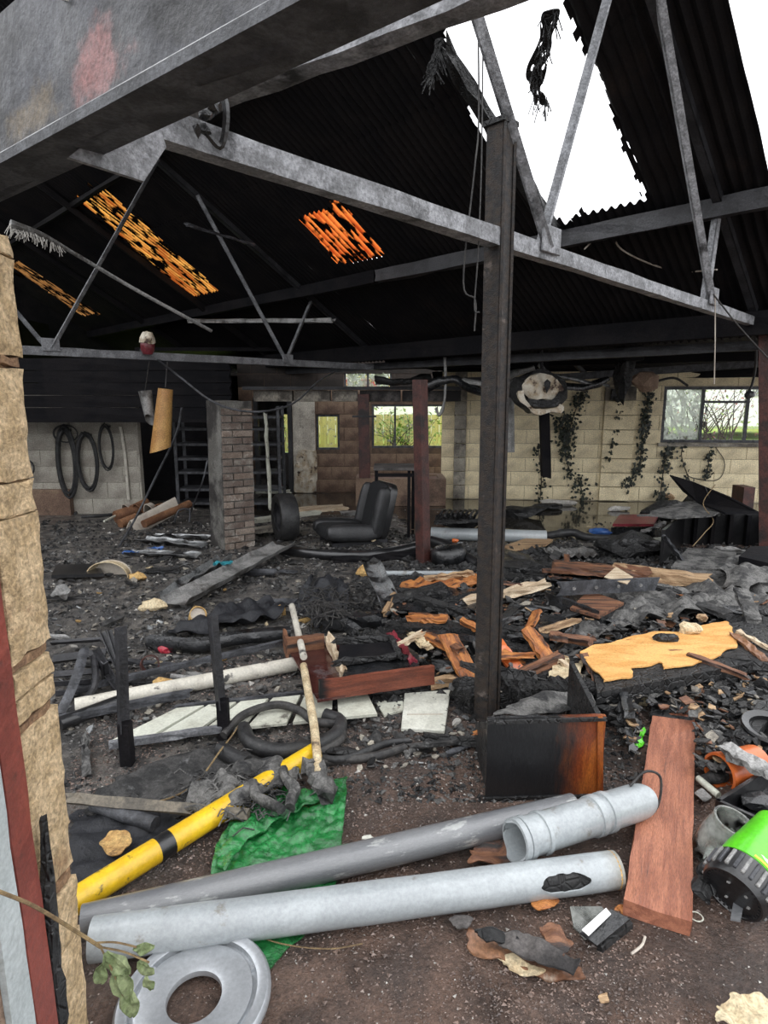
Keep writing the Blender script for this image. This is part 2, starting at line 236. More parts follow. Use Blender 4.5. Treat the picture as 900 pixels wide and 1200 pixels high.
# ---------------------------------------------------------------- mesh builder
def frame(p0, p1, roll=0.0):
    x = (p1-p0).normalized(); up = ZZ if abs(x.z) < .97 else V((0, 1, 0))
    y = up.cross(x).normalized(); z = x.cross(y); c, s = math.cos(roll), math.sin(roll)
    y, z = y*c+z*s, z*c-y*s
    M = Matrix((x, y, z)).transposed().to_4x4(); M.translation = p0; return M
def tag(o, label=None, cat=None, group=None, kind=None):
    if label: o['label'] = label
    if cat: o['category'] = cat
    if group: o['group'] = group
    if kind: o['kind'] = kind
    return o
def thing(name, label, cat, loc, group=None, kind=None):
    o = bpy.data.objects.new(name, None); COL.objects.link(o); o.location = loc; o.empty_display_size = .1
    return tag(o, label, cat, group, kind)
def wloc(o):
    p = o.matrix_basis.copy()
    while o.parent: o = o.parent; p = o.matrix_basis @ p
    return p
class MB:
    def __init__(s): s.v = []; s.f = []
    def add(s, vs, fs, M=None):
        k = len(s.v); s.v += [tuple(M @ V(p)) if M else tuple(p) for p in vs]; s.f += [tuple(i+k for i in f) for f in fs]; return s
    def box(s, c, d, M=None):
        x, y, z = (q/2 for q in d); cx, cy, cz = c
        vs = [(cx+a*x, cy+b*y, cz+e*z) for a in (-1, 1) for b in (-1, 1) for e in (-1, 1)]
        return s.add(vs, [(0, 1, 3, 2), (4, 6, 7, 5), (0, 4, 5, 1), (2, 3, 7, 6), (0, 2, 6, 4), (1, 5, 7, 3)], M)
    def bar(s, p0, p1, w, h, roll=0):
        L = (p1-p0).length; return s.box((L/2, 0, 0), (L, w, h), frame(p0, p1, roll))
    def angle(s, p0, p1, w, h, t, roll=0):
        L = (p1-p0).length; M = frame(p0, p1, roll)
        s.box((L/2, 0, -h/2+t/2), (L, w, t), M); return s.box((L/2, -w/2+t/2, 0), (L, t, h), M)
    def rough_bar(s, p0, p1, w, h, roll=0, seg=8, r=.006, jag=.03, taper=1, bow=0, M=None, seed=0):
        L = (p1-p0).length; rd = random.Random(seed or len(s.v)+int(L*1e4)); M = frame(p0, p1, roll) if M is None else M
        vs = []; fs = []; n = 8
        prof = [(-.5, -.5), (0, -.5), (.5, -.5), (.5, 0), (.5, .5), (0, .5), (-.5, .5), (-.5, 0)]
        for i in range(seg+1):
            t = i/seg; k = 1+(taper-1)*t
            for (a, b) in prof:
                e = rd.uniform(-jag, jag) if i in (0, seg) else rd.uniform(-.2, .2)*L/seg
                vs.append((L*t+e, a*w*k+rd.gauss(0, r), b*h*k+rd.gauss(0, r)+bow*math.sin(math.pi*t)))
        for i in range(seg):
            for j in range(n): fs.append((i*n+j, i*n+(j+1) % n, (i+1)*n+(j+1) % n, (i+1)*n+j))
        fs.append(tuple(range(n-1, -1, -1))); fs.append(tuple(seg*n+j for j in range(n)))
        return s.add(vs, fs, M)
    def tube(s, pts, r, n=8, radii=None, closed=False, caps=True):
        pts = [V(p) for p in pts]; m = len(pts); vs = []; fs = []; nrm = None
        for i, p in enumerate(pts):
            a = pts[i-1] if (i or closed) else p; b = pts[(i+1) % m] if (i < m-1 or closed) else p
            d = (b-a).normalized() if (b-a).length > 1e-9 else ZZ
            if nrm is None: nrm = d.orthogonal().normalized()
            nrm = (nrm-d*nrm.dot(d)); nrm = nrm.normalized() if nrm.length > 1e-6 else d.orthogonal().normalized()
            bi = d.cross(nrm); rr = radii[i] if radii else r
            for j in range(n):
                t = 2*math.pi*j/n; vs.append(p+(nrm*math.cos(t)+bi*math.sin(t))*rr)
        for i in range(m if closed else m-1):
            for j in range(n):
                k = (i+1) % m; fs.append((i*n+j, i*n+(j+1) % n, k*n+(j+1) % n, k*n+j))
        if caps and not closed: fs.append(tuple(range(n-1, -1, -1))); fs.append(tuple((m-1)*n+j for j in range(n)))
        return s.add(vs, fs)
    def lathe(s, prof, M, n=24, closed=False, arc=1.0):
        vs = []; fs = []; m = len(prof); k = n if arc >= 1 else n+1
        for i in range(k):
            t = 2*math.pi*arc*i/n; c, q = math.cos(t), math.sin(t)
            for r, z in prof: vs.append((r*c, r*q, z))
        for i in range(n):
            a = i*m; b = ((i+1) % k)*m
            for j in range(m if closed else m-1): fs.append((a+j, b+j, b+(j+1) % m, a+(j+1) % m))
        return s.add(vs, fs, M)
    def sheet(s, nx, ny, fn, th=.004, keep=None):
        """double-sided sheet from fn(u,v) -> point, with a real thickness"""
        P = [[V(fn(i/nx, j/ny)) for j in range(ny+1)] for i in range(nx+1)]; vs = []; top = {}; bot = {}
        cells = [(i, j) for i in range(nx) for j in range(ny) if keep is None or keep((i+.5)/nx, (j+.5)/ny)]
        def nr(i, j):
            a = P[min(i+1, nx)][j]-P[max(i-1, 0)][j]; b = P[i][min(j+1, ny)]-P[i][max(j-1, 0)]; c = a.cross(b)
            return c.normalized() if c.length > 1e-12 else ZZ
        def gv(d, i, j, sg):
            if (i, j) not in d: d[(i, j)] = len(vs); vs.append(P[i][j]+nr(i, j)*(sg*th/2))
            return d[(i, j)]
        fs = []; C = set(cells)
        if keep is not None:
            nb = {}
            for i, j in cells:
                q = [(i, j), (i+1, j), (i+1, j+1), (i, j+1)]
                for (di, dj), (a, b) in (((0, -1), (0, 1)), ((1, 0), (1, 2)), ((0, 1), (2, 3)), ((-1, 0), (3, 0))):
                    if (i+di, j+dj) not in C: nb.setdefault(q[a], []).append(q[b]); nb.setdefault(q[b], []).append(q[a])
            for it in range(3):
                new = {k: P[k[0]][k[1]]*.5+(P[n[0][0]][n[0][1]]+P[n[1][0]][n[1][1]])*.25 for k, n in nb.items() if len(n) == 2}
                for k, p in new.items(): P[k[0]][k[1]] = p
        for i, j in cells:
            q = [(i, j), (i+1, j), (i+1, j+1), (i, j+1)]
            fs.append(tuple(gv(top, *c, 1) for c in q)); fs.append(tuple(gv(bot, *c, -1) for c in reversed(q)))
            for (di, dj), (a, b) in (((0, -1), (0, 1)), ((1, 0), (1, 2)), ((0, 1), (2, 3)), ((-1, 0), (3, 0))):
                if (i+di, j+dj) not in C:
                    fs.append((gv(bot, *q[a], -1), gv(bot, *q[b], -1), gv(top, *q[b], 1), gv(top, *q[a], 1)))
        return s.add(vs, fs)
    def chunk(s, c, r, seed=0, sub=1, amp=.3, M=None):
        bm = bmesh.new(); bmesh.ops.create_icosphere(bm, subdivisions=sub, radius=1)
        o = V((seed*3.1, seed*1.7, seed*.9)); vs = []
        for v in bm.verts:
            k = 1+amp*2*noise.noise(v.co*1.1+o)+amp*.6*noise.noise(v.co*3+o); p = V((v.co.x*k*r[0], v.co.y*k*r[1], v.co.z*k*r[2]))
            vs.append((M @ p if M else p)+V(c))
        fs = [tuple(v.index for v in f.verts) for f in bm.faces]; bm.free(); return s.add(vs, fs)
    def jitter(s, r, seed=1):
        rd = random.Random(seed); s.v = [(x+rd.gauss(0, r), y+rd.gauss(0, r), z+rd.gauss(0, r)) for x, y, z in s.v]; return s
    def warp(s, amp, sc, seed=0):
        o = V((seed*5.3, seed*2.1, seed*3.7)); out = []
        for p in s.v: p = V(p); out.append(tuple(p+noise.noise_vector(p*sc+o)*amp))
        s.v = out; return s
    def build(s, name, m, parent=None, smooth=False, M=None, bevel=0, label=None, cat=None, group=None, kind=None, origin=None, at=None):
        """M: local frame the vertices are turned into (so materials follow the grain); else the origin is the base centre"""
        me = bpy.data.meshes.new(name); vs = s.v
        if at is not None: M = at.copy(); vs = [tuple(M @ V(p)) for p in vs]
        elif M is None:
            if parent is not None: M = Matrix.Translation(wloc(parent).translation)
            else:
                xs, ys, zs = zip(*vs); M = Matrix.Translation(origin or V(((min(xs)+max(xs))/2, (min(ys)+max(ys))/2, min(zs))))
        iv = M.inverted(); vs = [tuple(iv @ V(p)) for p in vs]
        me.from_pydata(vs, [], s.f); me.update()
        if bevel:
            bm = bmesh.new(); bm.from_mesh(me); bmesh.ops.bevel(bm, geom=list(bm.edges), offset=bevel, segments=1, affect='EDGES', clamp_overlap=True); bm.to_mesh(me); bm.free()
        if smooth:
            me.polygons.foreach_set('use_smooth', [True]*len(me.polygons)); me.set_sharp_from_angle(angle=math.radians(45))
        me.materials.append(MATS[m]); o = bpy.data.objects.new(name, me); COL.objects.link(o)
        if parent is not None: o.parent = parent; o.matrix_basis = wloc(parent).inverted() @ M
        else: o.matrix_basis = M
        return tag(o, label, cat, group, kind)
def plank(name, p0, p1, w, h, m, label, cat='plank', roll=0, group=None, parent=None, **k):
    """one board from p0 to p1 (its centre line), grain along its length"""
    M = frame(p0, p1, roll); return MB().rough_bar(p0, p1, w, h, roll, **k).build(name, m, parent, M=M, label=label, cat=cat, group=group)
def tubeo(name, pts, r, m, label=None, cat=None, parent=None, group=None, n=8, **k):
    return MB().tube(pts, r, n, **k).build(name, m, parent, smooth=True, label=label, cat=cat, group=group)
def arc(pts, k=6):
    """smooth curve through points"""
    P = [V(p) for p in pts]; P = [P[0]*2-P[1]]+P+[P[-1]*2-P[-2]]; out = []
    for i in range(1, len(P)-2):
        a, b, c, d = P[i-1:i+3]
        for j in range(k):
            t = j/k; out.append(.5*((2*b)+(c-a)*t+(2*a-5*b+4*c-d)*t*t+(3*b-a-3*c+d)*t**3))
    out.append(P[-2]); return out
def inpoly(x, y, P):
    r = False; j = len(P)-1
    for i in range(len(P)):
        if (P[i][1] > y) != (P[j][1] > y) and x < (P[j][0]-P[i][0])*(y-P[i][1])/(P[j][1]-P[i][1])+P[i][0]: r = not r
        j = i
    return r
def copy_obj(o, parent=None, loc=None, rot=None):
    c = o.copy(); COL.objects.link(c)
    if parent: c.parent = parent
    if loc is not None: c.location = loc
    if rot is not None: c.rotation_euler = rot
    return c
# ================================================================ SETTING
def fl(x, y):
    h = .004+.010*noise.noise(V((x*1.7, y*1.7, 3)))+.004*noise.noise(V((x*9, y*9, 5)))
    e = y-(6.75+.5*noise.noise(V((x*.8, y*.5, 9)))) if x > .2 else y-(8.3+.6*noise.noise(V((x*.8, y*.5, 9))))
    k = max(0, min(1, e/.5)); 
    if x < -2.2: k = 0
    return h*(1-k)+k*(-.04+.045*max(0, noise.noise(V((x*1.6, y*2.4, 1)))))
def make_floor():
    xs = [-8+i*.085 for i in range(205)]; ys = [-1.5+i*.085 for i in range(165)]; vs = []; fs = []
    for x in xs:
        for y in ys: vs.append((x, y, fl(x, y)))
    n = len(ys)
    for i in range(len(xs)-1):
        for j in range(n-1): fs.append((i*n+j, (i+1)*n+j, (i+1)*n+j+1, i*n+j+1))
    MB().add(vs, fs).build('floor', 'floor_soil', smooth=True, M=Matrix.Identity(4), kind='structure')
make_floor()
MB().box((0, 10, -.16), (160, 160, .1)).build('floor_yard', 'yard', kind='structure')
_pc = [(.305, 6.35), (7.1, 6.35), (7.1, 9.40), (.98, 9.965), (.305, 9.965)]
MB().add([(x, y, -.01) for x, y in _pc]+[(x, y, -.03) for x, y in _pc], [(0, 1, 2, 3, 4), (9, 8, 7, 6, 5)]+[(i, 5+i, 5+(i+1) % 5, (i+1) % 5) for i in range(5)]).build('puddle', 'water', label='shallow sheet of black flood water standing along the foot of the far block wall', cat='water', kind='stuff')
MB().box((-.9, 9.4, -.02), (2.4, 2.3, .02)).build('puddle', 'water', label='shallow pool on the floor of the back room below the brown windows', cat='water', kind='stuff')

def stone_mesh(w, d, h, r, sc, seed, cuts=4, rnd=.0):
    bm = bmesh.new(); bmesh.ops.create_cube(bm, size=1); bmesh.ops.subdivide_edges(bm, edges=bm.edges, cuts=cuts, use_grid_fill=True)
    o = V((seed*7.1, seed*3.3, seed)); vs = []
    for v in bm.verts:
        p = V((v.co.x*w, v.co.y*d, v.co.z*h)); k = noise.noise_vector(p*sc+o)
        c = V((abs(v.co.x) > .49, abs(v.co.y) > .49, abs(v.co.z) > .49)); edge = sum(c) >= 2
        q = p+k*r
        if edge: q -= V((v.co.x*c.x, v.co.y*c.y, v.co.z*c.z)).normalized()*rnd
        vs.append(q)
    fs = [tuple(v.index for v in f.verts) for f in bm.faces]; bm.free(); return vs, fs
def block_wall(name, P0, dv, length, courses, bw, bh, m, mm, openings=(), depth=.12, z0=0.0, backing=.10, dark=None, off=0.0, blockname='block', topm=None):
    """a wall of separate blocks on a recessed mortar backing, with true openings"""
    dv = dv.normalized(); nv = V((dv.y, -dv.x, 0)); H = courses*bh
    M = Matrix((dv, -nv, ZZ)).transposed().to_4x4(); M.translation = P0+V((0, 0, z0))     # local x along, y into the wall, z up
    mb = MB().box((length/2, .012+backing/2, -.08), (length, backing, .16)); xs = sorted({0, length}|{x for o in openings for x in o[:2]}); zs = sorted({0, H}|{max(0, min(H, z)) for o in openings for z in o[2:]})
    for a, b in zip(xs, xs[1:]):
        for c, d in zip(zs, zs[1:]):
            if not any(o[0] <= (a+b)/2 <= o[1] and o[2] <= (c+d)/2 <= o[3] for o in openings):
                mb.box(((a+b)/2, .012+backing/2, (c+d)/2), (b-a, backing, d-c))
    wall = mb.build(name, mm, at=M, kind='structure')
    cache = {}; rd = random.Random(len(name)*13+courses)
    for r in range(courses):
        x = -off-(bw/2 if r % 2 else 0)
        while x < length:
            segs = [(max(0, x), min(length, x+bw))]; zc = (r+.5)*bh
            for o in openings:
                if o[2]-.02 < zc < o[3]+.02:
                    ns = []
                    for a, b in segs:
                        if b <= o[0] or a >= o[1]: ns.append((a, b)); continue
                        if a < o[0]: ns.append((a, o[0]))
                        if b > o[1]: ns.append((o[1], b))
                    segs = ns
            for a, b in segs:
                if b-a < .03: continue
                k = (round(b-a, 2), rd.randint(0, 2)); mt = m if not (dark and rd.random() < dark[1]*(r/courses)**3) else dark[0]
                if topm and r >= topm[0]: mt = topm[1]
                k2 = k+(mt,)
                if k2 not in cache:
                    vs, fs = stone_mesh(b-a-.006, depth, bh-.006, .002, 9, k[1]+r, cuts=2, rnd=.002)
                    me = bpy.data.meshes.new(blockname); me.from_pydata([tuple(p) for p in vs], [], fs); me.materials.append(MATS[mt]); cache[k2] = me
                o_ = bpy.data.objects.new(blockname, cache[k2]); COL.objects.link(o_); o_.parent = wall
                o_.location = ((a+b)/2, depth/2+rd.uniform(-.003, .003), zc)
            x += bw
    return wall, M
# ---- far right block wall, window with three lights
W0 = V((.93, 9.99, 0)); WD = V((.9957, -.092, 0)).normalized()
def wl(px, py):                                        # along/height on the far wall
    n = V((WD.y, -WD.x, 0)); d = ray(px, py); t = (W0-EYE).dot(n)/d.dot(n); p = EYE+d*t; return (p-W0).dot(WD), p.z
wx0, _ = wl(777, 480); wz0 = wl(830, 519)[1]; wz1 = wl(830, 453)[1]; wx1 = wx0+1.62
wall_b, WM = block_wall('wall_back', W0, WD, 6.6, 9, .45, .225, 'block', 'mortar', [(wx0, wx1, wz0, wz1)])
def on_wall(x, z, out=0.0): return WM @ V((x, -out, z))
# pilasters on the wall: two shallow piers
for a, b in ((532, 546), (705, 741)):
    x0 = wl(a, 520)[0]; x1 = wl(b, 520)[0]
    for r in range(9):
        vs, fs = stone_mesh(x1-x0, .05, .215, .003, 9, r, 2, .004)
        MB().add(vs, fs, Matrix.Translation(V(((x0+x1)/2, -.022, (r+.5)*.225)))).build('pier_block', 'block' if (a > 600 and r < 7) else 'block_sooty' if a > 600 else 'concrete', wall_b, at=WM)
def casement(name, M, x0, x1, z0, z1, muls, trans, fm, ft=.045, dep=.06, glasses=(), inset=.05):
    w = MB(); w.box(((x0+x1)/2, inset, z0+ft/2), (x1-x0, dep, ft)); w.box(((x0+x1)/2, inset, z1-ft/2), (x1-x0, dep, ft))
    for x in (x0+ft/2, x1-ft/2): w.box((x, inset, (z0+z1)/2), (ft, dep, z1-z0-2*ft-.002))
    win = w.build(name, fm, at=M, kind='structure'); 
    for x in muls: MB().box((x, inset, (z0+z1)/2), (ft*.95, dep*.9, z1-z0-2*ft-.002)).build('mullion', fm, win, at=M)
    for a, b, z in trans: MB().box(((a+b)/2, inset, z), (b-a-ft*1.3, dep*.8, ft*.8)).build('transom', fm, win, at=M)
    for a, b, c, d, gm in glasses: MB().box(((a+b)/2, inset+.004, (c+d)/2), (b-a, .004, d-c)).build('pane', gm, win, at=M)
    return win
m1 = wl(824, 480)[0]; m2 = wl(877, 480)[0]; zt = wl(850, 471)[1]; g = .026
win1 = casement('window_1', WM, wx0, wx1, wz0, wz1, (m1, m2), ((m1, m2, zt),), 'steel_dark', glasses=(
    (wx0+.045, m1-g, wz0+.045, wz1-.045, 'glass_dirty'), (m1+g, m2-g, zt+.02, wz1-.045, 'glass'), (m1+g, m2-g, wz0+.045, zt-.02, 'glass'), (m2+g, wx1-.045, wz0+.045, wz1-.045, 'glass')))
MB().box(((wx0+wx1)/2, -.02, wz0-.03), (wx1-wx0+.1, .09, .05)).build('window_sill', 'concrete', win1, at=WM)
for z in (.32, .55): MB().tube([on_wall(m1+.02, wz0+z, .0), on_wall(m1+.02, wz0+z, .05), on_wall(m1+.02, wz0+z-.09, .05)], .009, 6).build('handle', 'steel_dark', win1)

# ---- back room wall with brown blocks; windows, doorway
YB = 10.65; B0 = A(283, 560, YB); B0.z = 0; B1 = A(524, 560, YB); LB = B1.x-B0.x
def bl(px, py): p = A(px, py, YB); return p.x-B0.x, p.z
d0, d1 = bl(300, 530)[0], bl(343, 530)[0]
w2 = (bl(371, 530)[0], bl(398, 530)[0], bl(0, 527)[1], bl(0, 486)[1]); w3 = (bl(436, 530)[0], bl(520, 530)[0], bl(0, 525)[1], bl(0, 474)[1])
w4 = (bl(404, 530)[0], bl(459, 530)[0], bl(0, 456)[1], bl(0, 434)[1])
wall_r, BM = block_wall('wall_back_room', B0, V((1, 0, 0)), LB, 10, .45, .225, 'block_brown', 'mortar_brown', [w2, w3, (d0, d1, 0, 1.62), w4], topm=(8, 'block_soot'))
def win_simple(name, w, muls, gm, fm='steel_dark', M=BM):
    ms = [w[0]+(w[1]-w[0])*k for k in muls]; e = [w[0]+.03]+ms+[w[1]-.03]
    return casement(name, M, w[0], w[1], w[2], w[3], ms, (), fm, ft=.035, glasses=[(a+.018, b-.018, w[2]+.035, w[3]-.035, gm) for a, b in zip(e, e[1:])])
win_simple('window_2', w2, (), 'glass'); win_simple('window_3', w3, (.32, .66), 'glass'); win_simple('window_4', w4, (.5,), 'glass_dirty')
# recess behind the doorway with its own narrow window, and the scorched plaster panel beside it
rx0, rx1 = bl(296, 530)[0]-.25, d1
q = MB(); zz = BM
d2a, d2b = A(329, 530, 11.38).x-B0.x, A(344, 530, 11.38).x-B0.x+.06
za, zb = .60, 1.36
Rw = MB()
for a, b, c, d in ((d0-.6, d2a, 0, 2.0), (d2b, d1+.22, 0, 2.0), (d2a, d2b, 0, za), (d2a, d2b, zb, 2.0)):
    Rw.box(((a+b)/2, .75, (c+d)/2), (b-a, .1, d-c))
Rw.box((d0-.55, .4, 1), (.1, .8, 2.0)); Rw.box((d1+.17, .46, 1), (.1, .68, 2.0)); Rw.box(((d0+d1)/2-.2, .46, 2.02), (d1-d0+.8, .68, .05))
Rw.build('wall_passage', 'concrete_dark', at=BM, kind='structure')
casement('window_5', BM, d2a, d2b, za, zb, (), (), 'steel_dark', ft=.03, inset=.75, glasses=((d2a+.03, d2b-.03, za+.03, zb-.03, 'glass'),))
dr = MB()
for x in (d0+.03, d1-.03): dr.box((x, -.01, .8), (.07, .14, 1.6))
dr.box(((d0+d1)/2, -.01, 1.6), (d1-d0, .14, .07)); dr.build('door_1', 'steel_sooty', at=BM, kind='structure')
p0, p1 = bl(344, 530)[0], bl(370, 530)[0]
MB().sheet(10, 24, lambda u, v: BM @ V((p0+(p1-p0)*u, -.03-.012*noise.noise(V((u*3, v*6, 1))), .02+1.62*v)), .02).build('plaster_panel', 'plaster_white', wall_r)
pts = [(345, 578), (347, 545), (350, 525), (354, 517), (362, 522), (368, 530), (371, 520), (372, 545), (371, 572), (366, 578)]
poly = [(bl(*p)) for p in pts]; xa = min(p[0] for p in poly); xb = max(p[0] for p in poly)
MB().sheet(14, 26, lambda u, v: BM @ V((xa+(xb-xa)*u, -.06-.03*noise.noise(V((u*4, v*6, 8)))-.05*v*v, .0+.75*v)), .012,
    keep=lambda u, v: inpoly(xa+(xb-xa)*u, .75*v, poly)).build('plaster_sheet', 'white_scorched', label='scorched white board peeling off wall beside the dark doorway', cat='board')
# concrete lintel carried on posts in front of the room, in separate lengths
for i, (a, b) in enumerate(((298, 344), (345, 388), (389, 420), (421, 470), (471, 540))):
    c, d = A(a, 464, 9.55), A(b, 464, 9.55); M = frame(c, d); L = (d-c).length
    vs, fs = stone_mesh(L-.012, .2, .17, .004, 6, i, 3, .006)
    MB().add([p+V((L/2, 0, 0)) for p in vs], fs).build('trim_%d' % (i+1), 'concrete' if i in (0, 1, 2) else 'concrete_dark', at=M, kind='structure')
c, d = A(285, 455, 9.45), A(560, 455, 9.45)
MB().bar(c, d, .12, .05).build('trim_6', 'steel_sooty', kind='structure')
# ---- left side: white wall, dark boarded loft front, soot-black gable
LW0 = A(18, 560, 8.52); LW0.z = 0; LW1 = A(165, 560, 8.52); LW1.z = 0
wall_l, LM = block_wall('wall_left', LW0-V((1.2, 0, 0)), V((1, 0, 0)), LW1.x-LW0.x+1.2, 8, .45, .225, 'wall_white', 'wall_white')
def onl(px, py, out=.03): p = A(px, py, 8.52-out); return p
a, b = onl(-60, 585), onl(85, 585)
MB().box(((a.x+b.x)/2, 8.46, .17), (b.x-a.x, .10, .38)).build('baseboard_left', 'block_brown', kind='structure')
for i in range(5):
    z = 1.34+i*.155
    MB().rough_bar(V((-7.2, 8.02+.004*(i % 2), z+.07)), V((-1.95, 8.02+.004*(i % 2), z+.07)), .03, .145, seg=10, r=.003).build('trim_%d' % (10+i), 'soot', kind='structure')
MB().box((-4.6, 8.3, 1.32), (5.2, .6, .04)).build('trim_17', 'soot', kind='structure')
# gable wall far left, and an unseen side wall added to darken the interior
MB().box((-6.9, 7, 1.5), (.15, 14, 3.2)).build('wall_side_unseen', 'soot', kind='structure')
gq = 14.0; gp = [RP(gq, 7.2), RP(gq, .5)]; g0 = V((gp[0].x, gp[0].y, -.05)); g1 = V((gp[1].x, gp[1].y, -.05)); off = EX*.12
MB().add([g0, g1, gp[1], gp[0]]+[p+off for p in (g0, g1, gp[1], gp[0])], [(0, 1, 2, 3), (7, 6, 5, 4), (0, 4, 5, 1), (1, 5, 6, 2), (2, 6, 7, 3), (3, 7, 4, 0)]).build('wall_gable', 'soot', kind='structure')

# ================================================================ ROOF
ceil = bpy.data.objects.new('ceiling', None); COL.objects.link(ceil); ceil.location = RP(6, 4); ceil['kind'] = 'structure'
hole = [RQ(*p) for p in ((522, 40), (527, 62), (533, 88), (546, 112), (553, 134), (577, 172), (600, 195), (616, 212), (624, 236), (640, 262), (668, 258), (692, 245), (722, 243), (752, 236), (747, 200), (737, 176), (650, -25), (585, -30))]
sky1 = [RQ(*p) for p in ((90, 232), (124, 224), (257, 340), (222, 348))]
sky2 = [RQ(*p) for p in ((350, 256), (398, 235), (452, 297), (396, 309))]
sky3 = [RQ(*p) for p in ((8, 309), (22, 306), (118, 368), (96, 370))]
def corr(q): return .016*math.cos(2*math.pi*q/.0762)
def rsheet(q0, q1, s0, s1, ns, keep, dz=0.0, jit=0.0, dq=.0127):
    nq = int(round((q1-q0)/dq)); vs = {}; V_ = []; F_ = []
    def gv(i, j):
        if (i, j) not in vs:
            q = q0+(q1-q0)*i/nq; s = s0+(s1-s0)*j/ns; vs[(i, j)] = len(V_)
            V_.append(RP(q, s, corr(q)+dz+jit*noise.noise(V((q*5, s*5, 2)))))
        return vs[(i, j)]
    for i in range(nq):
        for j in range(ns):
            if keep is None or keep(q0+(q1-q0)*(i+.5)/nq, s0+(s1-s0)*(j+.5)/ns):
                F_.append((gv(i, j), gv(i+1, j), gv(i+1, j+1), gv(i, j+1)))
    return V_, F_
allp = [hole, sky1, sky2, sky3]
def bb(P): return min(p[0] for p in P), max(p[0] for p in P), min(p[1] for p in P), max(p[1] for p in P)
BBS = [bb(P) for P in allp]
def rag(q, s, P, a):
    return inpoly(q+a*noise.noise(V((q*9, s*9, 4)))+a*.6*noise.noise(V((q*31, s*31, 7))), s+a*noise.noise(V((q*9, s*9, 14))), P)
q = 1.33; i = 0
while q < gq:
    for (s0, s1, dz) in ((.9, 3.95, .012), (3.85, 6.62, 0)):
        hit = [k for k, B in enumerate(BBS) if B[0] < q+1.0 and B[1] > q-.05 and B[2]-.1 < s1 and B[3]+.1 > s0]
        kp = None
        if hit: kp = lambda a, b, hit=hit: not any(rag(a, b, allp[k], .055 if k == 0 else .012) for k in hit)
        vs, fs = rsheet(q, q+.99, s0, s1, 60 if hit else 3, kp, dz, .02 if (hit and hit[0] == 0) else .01)
        if fs: MB().add(vs, fs).build('roof_sheet', 'soot_roof', ceil, smooth=True)
    q += .96
for P, B, sm in zip(allp[1:], BBS[1:], ('skylight', 'skylight_red', 'skylight_dark')):
    vs, fs = rsheet(B[0]-.05, B[1]+.05, B[2]-.05, B[3]+.05, 20, None, .014)
    MB().add(vs, fs).build('skylight_sheet', sm, ceil, smooth=True, label='orange scorched translucent roof light')
def purlin(s, q0, q1, w, h, m='soot', nm='purlin', drop=.0, seg=14):
    a, b = RP(q0, s), RP(q1, s); a.z -= h/2+.03+drop; b.z -= h/2+.03+drop
    plank(nm, a, b, w, h, m, None, None, parent=ceil, seg=seg, r=.004)
purlin(5.09, 1.2, 5.2, .09, .13, 'steel_sooty'); purlin(5.09, 5.22, 13.9, .09, .13, 'soot'); purlin(3.2, 1.9, 13.9, .05, .05, 'soot_roof')
purlin(6.2, 1.25, 13.9, .16, .20, 'soot', 'eave_beam', .04); purlin(6.38, 1.25, 9, .05, .09, 'steel_sooty', 'eave_rail', .16)
a, b = RP(*RQ(518, 42)), RP(*RQ(649, 262)); plank('rafter', a-ZZ*.05, b-ZZ*.05, .09, .08, 'char_deep', None, None, parent=ceil, seg=16, r=.010, jag=.06)
for qq in (9.0, 11.2): a, b = RP(qq, 1.2), RP(qq, 6.3); plank('rafter', a-ZZ*.08, b-ZZ*.08, .06, .08, 'soot_roof', None, None, parent=ceil, seg=8)
# ---- lean-to deck between the eave and the far wall, with its rail and trays
lean = bpy.data.objects.new('ceiling_low', None); COL.objects.link(lean); lean.location = (3, 8, 2.2); lean['kind'] = 'structure'
def lowpt(t, k):                                      # t along the eave, k across to the far wall
    a = RP(1.25+t*6.2, 6.36); a.z = 2.36; b = WM @ V((6.6-t*6.7, .12, 2.06)); return a.lerp(b, k)
for i in range(9):
    MB().sheet(40, 3, lambda u, v, i=i: lowpt((i+u*1.04)/9, v)+ZZ*(.016*math.cos(2*math.pi*u*9)), .003).build('roof_sheet', 'soot_roof', lean, smooth=True)
MB().box((3.3, .05, 2.065), (6.6, .13, .08)).build('wall_plate', 'soot', lean, at=WM)
for k in (.5, .97): plank('joist', lowpt(0, k)-ZZ*.09, lowpt(1, k)-ZZ*.09, .07, .12, 'soot', None, None, parent=lean, seg=8)
a, b = A(590, 447, 9.3), A(905, 425, 8.8); MB().angle(a, b, .10, .10, .012).build('rail', 'steel_dark', lean)
a, b = A(440, 448, 9.3), A(600, 444, 9.3); MB().bar(a, b, .14, .07).build('rail', 'steel_sooty', lean)
a, b = A(655, 408, 8.9), A(688, 440, 9.2); MB().bar(a, b, .05, .05).build('brace', 'steel_sooty', lean)
# dark back over the back room so the loft reads as roofed
MB().box((-.9, 11.4, 2.42), (6.5, 1.7, .06)).build('ceiling_back_room', 'soot', kind='structure')

